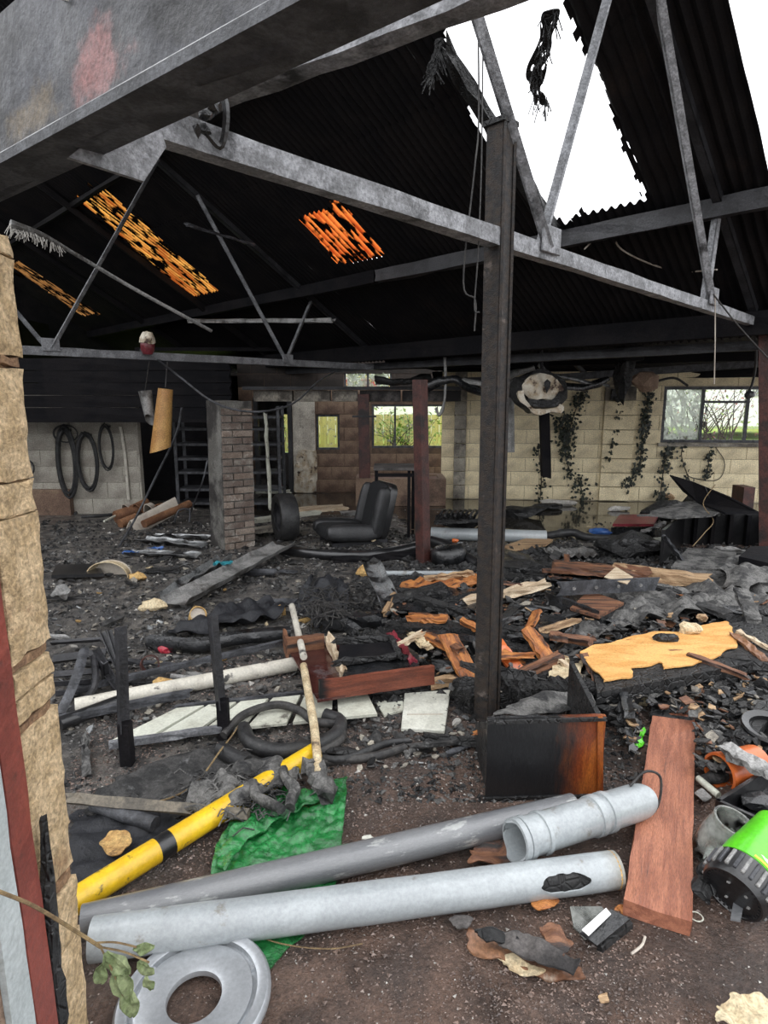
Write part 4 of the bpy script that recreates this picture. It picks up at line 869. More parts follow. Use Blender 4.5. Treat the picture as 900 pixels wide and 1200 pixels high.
ragstrip([p-ZZ*.03 for p in cv], .14, 'ragged strip of burnt felt hanging in the roof hole', 2)
ragstrip([Q(515, 45, 2.4), Q(511, 65, 2.4), Q(506, 90, 2.4)], .06, 'small frayed wisp hanging left of the roof hole', 5)
plank('gable_board', RP(1.05, 3.05)+ZZ*.02, RP(1.22, 3.95)+ZZ*.05, .10, .10, 'char_deep', 'charred ragged board end at the top right corner of the photo', 'board', r=.014, jag=.05, seg=14)
# wires round the tall post and the truss
def wires(L, r, m, label, name='wire'): return tubeo(name, arc(L), r, m, label, 'wire', n=6)
wires([A(560, 0, 2.78), A(561, 140, 2.78), A(556, 200, 2.76), A(543, 330, 2.76), A(557, 352, 2.76), A(556, 388, 2.76)], .0035, 'cable', 'thin wire hanging down the left side of the tall post')
wires([A(566, 60, 2.74), A(564, 200, 2.74), A(560, 300, 2.74), A(556, 360, 2.74), A(562, 366, 2.74)], .003, 'cable', 'second thin wire with a kinked end beside the tall post')
wires([RP(2.7, 5.1)-ZZ*.2, Q(712, 268, 2.6), Q(728, 292, 2.5), Q(770, 312, 2.3), Q(806, 318, 2.1), Q(840, 316, 1.75)], .007, 'pale_sheet', 'pale loose wire looping below the purlin to the truss')
wires([Q(838, 345, 1.6), A(838, 400, 4.7), A(837, 450, 4.8)], .004, 'pale_sheet', 'pale string hanging from the truss joint towards the window')
wires([Q(836, 345, 1.58), Q(868, 385, 1.5), Q(905, 425, 1.4)], .006, 'cable', 'wire running from the truss joint to the red right post')
# burnt services hanging below the low roof: drum, ducts, boxes
c = A(634, 458, 7.6)
T = thing('hanging_drum', 'burnt white drum casing dangling below the low roof right of the tall post', 'drum', c)
Md = TR(c, .12, math.radians(78), 0)
MB().lathe([(.21, .10), (.27, .10), (.30, .02), (.28, -.16), (.15, -.22), (0, -.22), (0, -.19), (.14, -.19), (.255, -.14), (.275, .02), (.25, .07), (.21, .07)], Md @ Matrix.Diagonal((1.12, .86, 1, 1)), 26).warp(.13, 4, 2).build('shell', 'char', T, smooth=True)
MB().lathe([(0, .05), (.10, .06), (.19, .05), (.225, .0), (0, -.02)], Md @ TR(V((.0, .02, .04))) @ Matrix.Diagonal((1.05, .82, 1, 1)), 22).warp(.09, 5, 4).build('face', 'white_scorched', T, smooth=True)
MB().lathe([(.20, .06), (.27, .05), (.29, .10), (.23, .13)], Md @ TR(V((-.02, -.05, .0)), math.pi*1.0), 16, closed=True, arc=.42).warp(.07, 6, 3).build('rim', 'white_scorched', T, smooth=True)
MB().chunk(c+V((.04, -.11, .07)), (.055, .02, .075), 5).build('dark_hole_lump', 'char', T)  # black lump on the face stands in for the dark of a hole
MB().tube([c+ZZ*.2, c+V((0, .1, .62))], .02, 6).build('hanger', 'steel_sooty', T)
plank('hanging_bar', A(635, 396, 8.3), A(640, 560, 8.3), .12, .10, 'soot', 'black square tube hanging behind the burnt drum', 'bar', r=.002)
def duct(px, r, m, label, Y=8.2, seed=1, cat='duct'):
    c = arc([A(x, y, Y) for x, y in px], 6); return MB().tube(c, r, 10, radii=[r*(1+.35*noise.noise(V((i*.3, seed, 0)))) for i in range(len(c))]).warp(.04, 5, seed).build('burnt_duct', m, smooth=True, label=label, cat=cat)
duct([(592, 460), (640, 452), (690, 452), (712, 444)], .05, 'char_wet', 'sagging black duct running right from the burnt drum', seed=2)
duct([(500, 452), (530, 446), (560, 458), (600, 462)], .06, 'char_wet', 'crumpled dark duct left of the tall post below the roof', seed=3)
duct([(540, 446), (575, 452), (600, 440), (625, 432)], .04, 'galv', 'grey torn duct crossing behind the tall post', seed=4)
duct([(632, 428), (650, 440), (680, 446), (712, 452)], .03, 'galv_wet', 'twisted shiny strip above the burnt drum', seed=5, cat='strip')
duct([(521, 418), (522, 470), (517, 488), (512, 478)], .022, 'galv', 'curled pale cable loop by the left end of the far wall', seed=6, cat='cable')
duct([(440, 443), (470, 447), (505, 441)], .05, 'char', 'charred duct lying along the lintel of the back room', Y=9.2, seed=7)
crumple_pts = None
a, b = A(596, 445, 8.6), A(592, 530, 8.6); MB().sheet(8, 8, lambda u, v: a.lerp(b, v)+V((-.03+u*(.10+.06*v), -.03*math.sin(u*3), 0)), .006).build('hanging_flap', 'galv', label='pale triangular flap hanging right of the tall post', cat='flap')
MB().box((0, 0, 0), (.30, .2, .22), TR(A(739, 412, 8.0), .1, 0, .05)).build('control_box', 'soot', label='black control box fixed under the eave near the window', cat='box', bevel=.02)
p = A(733, 440, 8.1); MB().chunk(p, (.11, .1, .30), 6, 2, .4).build('burnt_bundle', 'char', label='burnt black bundle hanging below the control box', cat='bundle')
p = A(755, 447, 8.15); MB().chunk(p, (.17, .09, .13), 9, 2, .25).build('plaster_lump', 'block_brown', label='brown lump of plaster hanging above the right window', cat='lump')
tubeo('cable_loop', arc([A(768, 447, 8.2), A(790, 443, 8.2), A(806, 452, 8.2)]), .016, 'rubber', 'black cable bowing from the plaster lump to the window frame', 'cable')
tubeo('cable_loop', arc([A(884, 380, 7), A(886, 420, 7.1), A(882, 448, 7.2), A(876, 462, 7.2)]), .014, 'rubber', 'black cable hanging down beside the red right post', 'cable')
MB().chunk(A(879, 462, 7.2), (.05, .05, .05), 3, 2).build('junction_box', 'plastic_black', label='small black junction lump in front of the right window', cat='box')
# ================================================================ BACK ROOM FURNITURE
yb = 8.0
T = thing('work_table', 'small black-legged table behind the car seat', 'table', G(463, 620))
q0, q1 = G(440, 617, 0), G(471, 633, 0); zt = .80
tx0, tx1 = A(438, 580, 7.1).x, A(489, 580, 7.1).x
MB().box(((tx0+tx1)/2, 7.28, zt), (tx1-tx0, .55, .03)).build('table_top', 'concrete_dark', T, bevel=.004)
for x, y in ((tx0+.03, 7.05), (tx1-.10, 7.05), (tx0+.03, 7.52), (tx1-.03, 7.52)): MB().bar(V((x, y, 0)), V((x, y, zt-.016)), .035, .035).build('leg', 'soot', T)
MB().box(((tx0+tx1)/2, 7.05, zt-.07), (tx1-tx0-.1, .025, .04)).build('apron', 'soot', T)
a, b = A(417, 590, 9.3), A(522, 590, 9.3)
T = thing('brick_trough', 'long low red-brown masonry trough under the back room windows', 'trough', V(((a.x+b.x)/2, 9.5, 0)))
MB().box(((a.x+b.x)/2, 9.3, .2), (b.x-a.x, .1, .42)).build('front_wall', 'block_brown', T, bevel=.008); MB().box(((a.x+b.x)/2, 9.95, .2), (b.x-a.x, .1, .42)).build('rear_wall', 'block_brown', T, bevel=.008)
for x in (a.x+.05, b.x-.05): MB().box((x, 9.62, .2), (.1, .54, .42)).build('end_wall', 'block_brown', T)
MB().box(((a.x+b.x)/2+.05, 9.62, .36), (b.x-a.x-.22, .53, .03)).build('lid', 'wood_brown', T)
# ---- car seat
ps = G(425, 640, 0); ps.y += .28
T = thing('car_seat', 'black car seat with grey bolsters dumped on the floor', 'seat', ps)
M = TR(ps, math.radians(24))                       # local x: sitting direction is -x, y: across
sellip(MB(), M @ TR(V((-.22, 0, .12)), 0, 0, .10), .30, .27, .085, .45).build('cushion', 'seat_cloth', T, smooth=True)
for s in (-1, 1):
    sellip(MB(), M @ TR(V((-.22, s*.23, .15)), 0, s*.25, .08), .31, .075, .095, .6).build('cushion_bolster', 'seat_vinyl', T, smooth=True)
BKM = M @ TR(V((.16, 0, .36)), 0, 0, math.radians(14))
sellip(MB(), BKM, .075, .24, .31, .45).build('backrest', 'seat_cloth', T, smooth=True)
for s in (-1, 1): sellip(MB(), BKM @ TR(V((-.05, s*.235, -.02)), s*-.35, 0, 0), .085, .06, .29, .55).build('backrest_bolster', 'seat_vinyl', T, smooth=True)
sellip(MB(), BKM @ TR(V((.05, 0, 0))), .06, .275, .325, .35).build('back_shell', 'plastic_black', T, smooth=True)
for s in (-1, 1): MB().bar(M @ V((-.45, s*.2, .025)), M @ V((.2, s*.2, .025)), .04, .05).build('rail', 'steel_sooty', T)
MB().box((0, 0, 0), (.24, .03, .40), M @ TR(V((.27, .22, .22)), .1, 0, .2)).build('hinge_plate', 'char', T, bevel=.01)
# wheel / tyre
c = G(334, 634, 0); c.z = .27; c.y += .05
T = thing('tyre', 'black tyre standing on edge left of the car seat', 'tyre', V((c.x, c.y, 0)))
MW = TR(c, math.radians(-66), math.pi/2); tr = [(.17, -.09), (.21, -.105), (.255, -.10), (.27, -.07), (.272, 0), (.27, .07), (.255, .10), (.21, .105), (.17, .09), (.165, 0)]
MB().lathe(tr, MW, 30, closed=True).build('rubber_ring', 'rubber', T, smooth=True)
MB().lathe([(.172, -.075), (.16, -.06), (.155, 0), (.16, .06), (.172, .075), (.150, .06), (.145, 0), (.150, -.06)], MW, 30, closed=True).build('rim', 'steel_sooty', T, smooth=True)
# ================================================================ FOREGROUND
def pipe_between(name, a, b, r, m, label, wall=.005, n=28, bell=None, parent=None, cat='pipe', cut=0.0):
    """a real hollow pipe; local x along it"""
    L = (b-a).length; M = frame(a, b); pr = [(r, 0)]
    if bell: pr += [(r, L-bell), (r+.006, L-bell+.01), (r+.006, L)]
    else: pr += [(r, L)]
    pr += [(r-wall, L), (r-wall, 0)]
    Mz = M @ Matrix.Rotation(math.pi/2, 4, 'Y')
    k = max(2, int(L/.08)); ou = [(r, L*i/k) for i in range(k+1)]; prof = ou+[(r-wall, L), (r-wall, 0)]
    mb = MB().lathe(prof, Mz, n, closed=True)
    return mb.build(name, m, parent, smooth=True, M=M, label=label if parent is None else None, cat=cat if parent is None else None)
# light grey pipe, front
a, b = G(108, 1101, .075), G(722, 1019, .060)
PF = thing('drain_pipe', 'long light grey plastic pipe lying nearest the camera with a burnt hole', 'pipe', V((a.x, a.y, 0)))
Lp = (b-a).length; Mp = frame(a, b); r = .055
hole_c = (G(660, 1030, .08)-a).dot((b-a).normalized())
def pipe_keep(u, v):
    x = u*Lp; th = v*2*math.pi
    d = ((x-hole_c)/.085)**2+((math.atan2(math.sin(th-2.75), math.cos(th-2.75)))/.50)**2
    return d > 1+.35*noise.noise(V((x*30, th*4, 1)))
MB().sheet(360, 90, lambda u, v: Mp @ V((u*Lp, (r+.0025*noise.noise(V((u*9, 0, 4))))*math.cos(v*6.28319), r*math.sin(v*6.28319))), .005, pipe_keep).build('barrel', 'pvc_pipe', PF, smooth=True, M=Mp)
MB().sheet(20, 12, lambda u, v: Mp @ V((hole_c-.11+.22*u, (r-.007)*math.cos(1.9+v*1.7), (r-.007)*math.sin(1.9+v*1.7))), .004).build('burnt_patch', 'char', PF, smooth=True, M=Mp)
for x in (Lp-.012,): MB().lathe([(r+.001, -.012), (r+.003, 0), (r+.001, .012)], Mp @ TR(V((x, 0, 0)), 0, 0, math.pi/2), 28).build('scorched_end', 'foam_yellow', PF, smooth=True, label='melted yellowed end')
# dark grey pipe behind it
a, b = G(96, 1082, .068), G(672, 946, .06)
pipe_between('drain_pipe', a, b, .05, 'pvc_dark', 'long dark grey plastic pipe lying behind the light grey pipe')
# coupling with collars, torn sleeve, wire loop
a, b = G(592, 989, .13), G(752, 938, .10)
T = thing('pipe_coupling', 'short grey pipe coupling with collars and a slanted cut end', 'pipe', V((a.x, a.y, 0))); Lc = (b-a).length; Mc = frame(a, b); Mz = Mc @ Matrix.Rotation(math.pi/2, 4, 'Y')
r = .062
MB().sheet(30, 36, lambda u, v: Mc @ V((u*(Lc-.03+.05*math.sin(v*6.283-.8)), r*math.cos(v*6.28319), r*math.sin(v*6.28319))), .005,
           lambda u, v: u > .05+.05*noise.noise(V((v*5, 2, 2)))).build('barrel', 'pvc_light', T, smooth=True, M=Mc)
for x, w in ((.05, .012), (.075, .012), (.145, .008), (Lc*.62, .016), (Lc*.70, .014)):
    MB().lathe([(r, -w), (r+.008, -w*.8), (r+.009, w*.8), (r, w)], Mz @ TR(V((0, 0, x))), 30).build('collar', 'pvc_light', T, smooth=True)
MB().tube(arc([Mc @ V((Lc-.06, .01, r+.005)), Mc @ V((Lc+.0, .0, r+.055)), Mc @ V((Lc+.06, -.02, r+.03)), Mc @ V((Lc+.055, -.03, -.01)), Mc @ V((Lc-.0, -.03, -r))]), .005, 6).build('wire_loop', 'cable', T, smooth=True)
crumple('torn_sleeve', [(548, 1018), (556, 992), (592, 985), (610, 1000), (606, 1012), (570, 1016)], 'wood_brown', 'torn scorched brown sleeve between the two grey pipes', 'scrap', z=.03, amp=.05, sc=7, seed=4, n=18)
# yellow post with black band
a, b = G(78, 1062, .06), G(372, 880, .06)
T = thing('bollard_pole', 'yellow pole with a black band lying beside the green sheet', 'pole', V((a.x, a.y, 0))); Ly = (b-a).length; My = frame(a, b); Mz = My @ Matrix.Rotation(math.pi/2, 4, 'Y'); r = .042
t1 = (G(190, 1004, .06)-a).length; t2 = (G(206, 992, .06)-a).length
MB().lathe([(0, 0), (r, 0), (r, t1)], Mz, 24).lathe([(r, t2), (r, Ly-.015), (r*.6, Ly), (0, Ly)], Mz, 24).build('shaft', 'yellow', T, smooth=True, M=My)
MB().lathe([(r, t1), (r+.0006, t1), (r+.0006, t2), (r, t2)], Mz, 24).build('band', 'plastic_black', T, smooth=True)
# green sheet: folded, wrinkled
def green(name, px, z, seed, par, **k): return crumple(name, px, 'green_sheet', None, None, z=z, seed=seed, parent=par, n=70, rag=.010, **k)
T = thing('green_sheet', 'crumpled bright green plastic sheet pinned under the grey pipes', 'sheet', G(330, 1000, 0))
green('sheet_flap', [(246, 1030), (254, 990), (272, 962), (318, 930), (348, 918), (342, 940), (372, 925), (407, 911), (403, 960), (398, 1012), (392, 1045), (300, 1062)], .030, 3, T, amp=.022, sc=17, th=.006)
green('sheet_flap', [(280, 1085), (392, 1030), (388, 1046), (355, 1098), (336, 1112), (316, 1138), (300, 1122)], .014, 6, T, amp=.012, sc=8, th=.005)
green('fold', [(252, 1020), (270, 975), (330, 938), (395, 916), (402, 924), (340, 955), (290, 985), (264, 1024)], .055, 9, T, amp=.030, sc=14, th=.008)
# wheel trim
c = G(228, 1172, .03); T = thing('wheel_trim', 'silver round wheel trim with a large centre hole at the bottom left', 'wheel trim', V((c.x, c.y, 0)))
Mh = TR(c, 0, math.radians(2), math.radians(-2)); R = .198
prof = [(.069, .002), (.071, .012), (.080, .014), (.140, .016), (.149, .014), (.1495, .003), (.162, .003), (.163, .019), (.172, .023), (.190, .022), (.198, .012), (R, 0), (.194, -.006), (.188, .014), (.168, .012), (.166, -.002), (.146, -.002), (.144, .008), (.080, .006), (.070, -.004)]
disc = MB().lathe(prof, Mh, 72, closed=True).build('disc', 'alloy', T, smooth=True)
for k in range(6):
    t = k*math.pi/3+.5; MB().box((0, 0, 0), (.012, .008, .010), Mh @ TR(V((.156*math.cos(t), .156*math.sin(t), .008)), t)).build('clip', 'alloy', disc)
# red plank at right front
a = (G(750, 1078, .035)+G(812, 1084, .035))/2; a = G(769, 1076, .035); b = G(790, 832, .03)
wv = (G(812, 1086, .03)-G(729, 1066, .03)).length
plank('scaffold_board', a, b, wv*.95, .05, 'plank_red', 'broad red-brown plank lying lengthwise at the right front', seg=14, r=.0016, jag=.003)
flatpiece('board_end', [(762, 838), (815, 845), (812, 818), (765, 815)], .055, .03, 'char', 'blackened stub of board at the far end of the red plank', 'board')
# open cabinet: charred front, side, back
a, b = G(568, 936, .0), G(703, 932, .0); hF = .0
def top(px, py, P): d = ray(px, py); return EYE+d*(P.y/d.y)
ta, tb = top(567, 848, a), top(703, 838, b)
T = thing('cabinet_box', 'tipped cabinet box, front charred black at left and orange-brown at right', 'cabinet', (a+b)/2)
w = (b-a).length; h = (tb-b).length; Mf = frame(a, b)
MB().rough_bar(a+ZZ*h/2, b+ZZ*h/2, .022, h, seg=14, r=.0012, jag=.002).build('front_panel', 'box_face', T, M=frame((a+b)/2+ZZ*h/2, b+ZZ*h/2))
c = top(680, 775, V((0, b.y+.42, 0)))
e = b+V((-.02, .42, 0)); sd = MB(); z0 = 0
vs = [b+V((-.012, .01, 0)), e, V((e.x, e.y, c.z)), tb+V((-.012, .01, 0))]; sd.add(vs+[p+V((.02, 0, 0)) for p in vs], [(0, 1, 2, 3), (7, 6, 5, 4), (0, 4, 5, 1), (1, 5, 6, 2), (2, 6, 7, 3), (3, 7, 4, 0)]); sd.build('side_panel', 'char', T)
vs = [a+V((.012, .01, 0)), a+V((.012, .36, 0)), top(575, 846, a+V((0, .36, 0))), ta+V((.012, .01, 0))]; vs[2].x = vs[1].x
MB().add(vs+[p+V((.02, 0, 0)) for p in vs], [(0, 1, 2, 3), (7, 6, 5, 4), (0, 4, 5, 1), (1, 5, 6, 2), (2, 6, 7, 3), (3, 7, 4, 0)]).build('side_panel', 'char', T)
MB().bar(a+V((0, -.012, .008)), b+V((0, -.012, .008)), .02, .016).build('edge_strip', 'char', T)
MB().bar(a+V((0, -.012, h-.01)), b+V((0, -.012, h-.008)), .02, .014).build('edge_strip', 'char', T)
MB().bar(b+V((-.005, -.014, 0)), tb+V((-.005, -.014, 0)), .022, .016).build('corner_strip', 'box_face', T)
MB().box((0, 0, 0), (w-.05, .36, .012), TR((a+b)/2+V((0, .2, .02)))).build('base_panel', 'char', T)
crumple('melted_sheet', [(566, 850), (640, 838), (700, 834), (690, 812), (620, 818), (585, 835)], 'ash_grey', 'rumpled grey melted sheet lying behind the cabinet box', 'sheet', z=.16, amp=.06, sc=5, seed=2)
plank('splinter', G(560, 858, .12), G(610, 849, .16), .03, .012, 'wood_orange', 'thin orange splinter across the corner of the cabinet box', 'splinter', taper=.4)
# white tile
flatpiece('floor_tile', [(470, 853), (521, 856), (528, 808), (474, 812)], .03, .02, 'white_tile', 'square white tile lying left of the tall post', 'tile', bevel=.003)
MB().box((0, 0, 0), (.18, .006, .004), TR(G(498, 837, .032), .02)).build('tile_strip', 'pale_sheet', label='narrow pale strip across the white tile', cat='strip')
lump('foam_scrap', 486, 858, (.02, .012, .01), 'yellow', 'tiny yellow scrap below the white tile', 'scrap', 4)
flatpiece('white_scrap', [(440, 822), (470, 815), (478, 830), (450, 838)], .02, .012, 'white_board', 'broken white board corner left of the white tile', 'scrap')
# drawer: base, back, red front
P_ = [(334, 742), (382, 736), (412, 770), (380, 812), (376, 822)]
T = thing('broken_drawer', 'broken red-brown drawer, its base dark maroon, in the centre left', 'drawer', G(370, 790, 0))
flatpiece('base', [(333, 752), (400, 748), (455, 806), (372, 821)], .11, .012, 'drawer_base', parent=T)
p0, p1 = G(374, 809, .15), G(508, 790, .15); plank('front', p0, p1, .03, .10, 'drawer_red', None, None, parent=T, seg=10, r=.0012, jag=.002)
p0, p1 = G(336, 757, .15), G(380, 752, .15); plank('back', p0, p1, .025, .10, 'wood_brown', None, None, parent=T, seg=6, r=.001, jag=.004)
p0, p1 = G(333, 748, .12), G(338, 762, .12); plank('side_stub', p0, p1, .02, .13, 'wood_brown', None, None, parent=T, seg=4, r=.002)
p0, p1 = G(384, 748, .15), G(402, 790, .14); plank('splintered_side', p0, p1, .03, .06, 'wood_pale', None, None, parent=T, seg=9, r=.007, jag=.03)
plank('dark_lath', G(372, 824, .03), G(520, 803, .03), .03, .03, 'char', 'dark lath lying under the front of the broken drawer', 'lath')
# black case behind the drawer
T = thing('burnt_case', 'flat burnt black case with raised rims behind the broken drawer', 'case', G(430, 775, 0))
a, b = G(400, 785, .13), G(486, 776, .13)
MB().rough_bar(a, b, .30, .07, seg=8, r=.004).build('body', 'char_wet', T)
flatpiece('lid', [(396, 772), (468, 766), (456, 752), (398, 756)], .19, .014, 'soot', parent=T)
for q in (((392, 776), (474, 768)), ((392, 752), (462, 748)), ((470, 770), (458, 748))):
    MB().rough_bar(G(*q[0], .19), G(*q[1], .19), .03, .03, seg=8, r=.004).build('rim', 'char', T)
plank('painted_stick', G(458, 742, .17), G(484, 776, .17), .035, .02, 'red_lamp', 'flaky dark red and white stick leaning on the burnt case', 'stick')
# broom: handle through the debris, burnt head
a, b = G(342, 710, .20), G(374, 908, .10)
T = thing('broom', 'burnt broom with a long cream handle standing across the drawer', 'broom', V((b.x, b.y, 0))); m1 = G(356, 770, .16); m2 = G(362, 812, .14)
MB().tube([a, m1], .020, 12).build('handle', 'white_pipe', T, smooth=True); MB().tube([m2+(a-m2)*.25, G(368, 850, .12), b], .020, 12, radii=[.020, .020, .018]).build('handle', 'cream', T, smooth=True)
MB().rough_bar(G(366, 893, .10), G(385, 934, .07), .07, .05, seg=8, r=.01).build('burnt_head', 'ash_grey', T)
# burnt fibrous mass over the pole and sheet
rug = crumple('burnt_rug', [(215, 950), (228, 925), (262, 908), (300, 892), (340, 898), (352, 905), (330, 925), (300, 940), (262, 950), (240, 965)], 'ash_grey', 'grey burnt fibrous rug slumped over the yellow pole', 'rug', z=.07, amp=.07, sc=8, th=.012, n=46, seed=5, rag=.06)
fb = MB(); rf = random.Random(31)
for k in range(260):
    px, py = rf.gauss(285, 34), rf.gauss(924, 14); p = G(px, py, .075+rf.uniform(0, .025)); a = rf.gauss(.5, .8); d = V((math.cos(a), math.sin(a), 0))*rf.uniform(.02, .045)
    fb.tube([p-d-ZZ*.02, p, p+d-ZZ*.02], .003, 3)
fb.build('loose_fibres', 'ash_grey', rug, kind='stuff')
for i, (L, lab) in enumerate(((((296, 918), (306, 935), (330, 950)), 'ashy grey rope of burnt rug trailing onto the green sheet'), (((330, 905), (345, 925), (338, 945)), 'second ashy strand beside the broom head'))):
    cv = arc([G(*p, .10) for p in L]); MB().tube(cv, .022, 8).warp(.02, 14, i).build('burnt_strand', 'ash_grey', smooth=True, label=lab, cat='strand')
crumple('ash_bed', [(100, 950), (130, 915), (230, 880), (290, 880), (330, 895), (260, 925), (215, 955), (150, 965)], 'ash', 'bed of fine black ash left of the burnt rug', 'ash', z=.01, amp=.035, sc=7, n=40, seed=11, rag=.08).__setitem__('kind', 'stuff')
crumple('black_tarp', [(82, 1040), (84, 950), (150, 948), (225, 965), (240, 975), (190, 1000), (150, 1020), (100, 1050)], 'cloth_black', 'wet black tarpaulin on the floor behind the stone jamb', 'tarpaulin', z=.012, amp=.05, sc=5, n=34, seed=13)
# black hose loops
tubeo('fat_hose', arc([G(285, 853, .06), G(296, 872, .06), G(330, 880, .06), G(368, 874, .05), G(394, 860, .05), G(398, 845, .05), G(380, 838, .06)]), .034, 'rubber', 'fat black hose curling below the white slatted panel', 'hose', n=10)
tubeo('cable', arc([G(262, 862, .05), G(285, 838, .08), G(322, 826, .09), G(350, 832, .08), G(368, 845, .07), G(396, 850, .05), G(398, 868, .04), G(360, 890, .03), G(430, 888, .02), G(475, 876, .02)]), .02, 'cable', 'thick black cable looping over the white slatted panel', 'cable', n=8)
tubeo('cable', arc([G(300, 895, .03), G(350, 884, .04), G(400, 890, .03), G(450, 872, .02), G(480, 868, .02)]), .017, 'rubber', 'black cable running right past the broom head', 'cable', n=8)
tubeo('sleeve', arc([G(258, 878, .05), G(275, 888, .05), G(290, 895, .05)]), .035, 'rubber', 'short fat black hose end by the ash bed', 'hose', n=9)
tubeo('twisted_wire', arc([G(145, 948, .02), G(200, 935, .03), G(232, 915, .04), G(258, 880, .08), G(272, 862, .06), G(280, 850, .08)]), .004, 'twig', 'thin brown wire curving across the ash bed', 'wire', n=6)
lump('burnt_stub', 398, 888, (.10, .035, .03), 'char', 'charred stub with an orange tip beside the broom head', 'stub', 6)
# metal strip and tube, foam leaf at left
plank('metal_strip', G(80, 935, .09), G(284, 954, .07), .038, .012, 'brass_strip', 'dull brass-grey metal strip lying over the yellow pole end', 'strip', roll=.6, seg=10, r=.0015)
tubeo('short_tube', [G(110, 942, .05), G(182, 966, .04)], .028, 'steel_dark', 'short dark tube end under the metal strip', 'tube', n=12)
crumple('foam_scrap', [(114, 990), (128, 978), (148, 975), (156, 985), (140, 1004), (124, 1002)], 'foam_yellow', 'orange-tan scorched foam scrap on the black tarpaulin', 'scrap', z=.045, amp=.03, sc=9, seed=3, n=14)
plank('grey_rod', G(100, 862, .03), G(102, 906, .03), .024, .024, 'ash_grey', 'short grey rod lying alone near the stone jamb', 'rod')
# overturned slatted table: white slats, rails, two leg frames
T = thing('overturned_table', 'overturned table with white slatted top and dark angle-iron legs', 'table', G(250, 850, 0))
e0, e1 = (126, 868, 204, 830), (446, 836, 430, 806)
for i in range(6):
    f0, f1 = i/6+.012, (i+1)/6-.012
    lp = lambda f, k: (e0[k]+(e1[k]-e0[k])*f, e0[k+1]+(e1[k+1]-e0[k+1])*f)
    a0, a1, b1, b0 = lp(f0, 0), lp(f1, 0), lp(f1, 2), lp(f0, 2)
    flatpiece('slat', [a0, a1, b1, b0], .055, .014, 'white_board', parent=T)
plank('rail', G(134, 872, .06), G(272, 852, .06), .03, .03, 'steel_mid', None, None, parent=T, r=.0015)
plank('rail', G(60, 845, .06), G(222, 812, .07), .035, .035, 'steel_dark', None, None, parent=T, r=.0015)
plank('rail', G(428, 803, .05), G(205, 829, .05), .02, .02, 'steel_dark', None, None, parent=T, r=.0015)
for (bx, by, tx, ty) in ((150, 896, 143, 736), (263, 866, 251, 722)):
    p = G(bx, by, 0); q = A(tx, ty, p.y+.02); LG = MB().angle(p+ZZ*.16, q, .045, .05, .005, -.9).build('leg', 'steel_sooty', T)
    MB().box((0, 0, .10), (.05, .05, .20), TR(p)).build('leg_socket', 'soot', LG, bevel=.003)
# white pipe, bars and black pipe at left
tubeo('white_tube', [G(88, 828, .05), G(346, 778, .05)], .042, 'white_pipe', 'long dirty white tube lying left of the broken drawer', 'pipe', n=18)
plank('iron_bar', G(98, 806, .06), G(334, 752, .09), .03, .03, 'steel_dark', 'long dark iron bar behind the dirty white tube', 'bar', r=.001)
tubeo('black_tube', [G(70, 848, .05), G(142, 821, .05)], .034, 'plastic_black', 'short black tube end in front of the dirty white tube', 'pipe', n=14)
lump('foam_stone', 192, 812, (.055, .045, .05), 'foam_yellow', 'tan rough block resting before the dirty white tube', 'block', 2, sub=2, amp=.18)
tubeo('black_bent_strip', arc([G(176, 752, .04), G(230, 756, .06), G(280, 747, .08), G(340, 742, .08)]), .05, 'char_wet', 'glossy black melted strip behind the iron bar', 'strip', n=8, radii=None)
for nm, x, y, r3, m, lb, sd in (('foam_block', 327, 722, (.055, .04, .05), 'foam_yellow', 'yellow foam block left of the cream broom handle', 1), ('foam_block', 360, 730, (.075, .03, .03), 'foam_yellow', 'flat yellow foam piece right of the cream broom handle', 5),
        ('foam_block', 430, 677, (.09, .06, .07), 'foam_yellow', 'yellow foam lump left of the bent metal flashing', 7), ('cream_rag', 182, 715, (.10, .06, .05), 'cream', 'pale cream rag lump on the wet floor at left', 8), ('red_cup', 193, 765, (.045, .035, .03), 'red_plastic', 'small bright red plastic piece on the ash', 9),
        ('yellow_lump', 550, 714, (.09, .05, .045), 'yellow', 'smooth yellow-orange lump left of the tall post', 3), ('cream_rag', 170, 716, (.05, .04, .03), 'cream', 'small cream scrap left of the cream rag lump', 11)):
    lump(nm, x, y, r3, m, lb, 'scrap', sd, amp=.2)
c = G(231, 722, .05); T = thing('paint_tin', 'small round orange-rimmed tin lying on the black cloth edge', 'tin', V((c.x, c.y, 0)))
Mt = TR(c, .5, 1.0); MB().lathe([(.055, -.05), (.06, .05), (.054, .05), (.05, -.045), (0, -.045)], Mt, 18).build('body', 'foam_yellow', T, smooth=True); MB().lathe([(0, .03), (.053, .03)], Mt, 18).build('fill', 'pale_sheet', T)
c = G(176, 778, .06); MB().lathe([(.05, -.02), (.055, .02), (.048, .02), (.044, -.02)], TR(c, .2, 1.4), 18, closed=True).build('iron_ring', 'rust_paint', smooth=True, label='small rusty ring standing behind the iron bar', cat='ring')
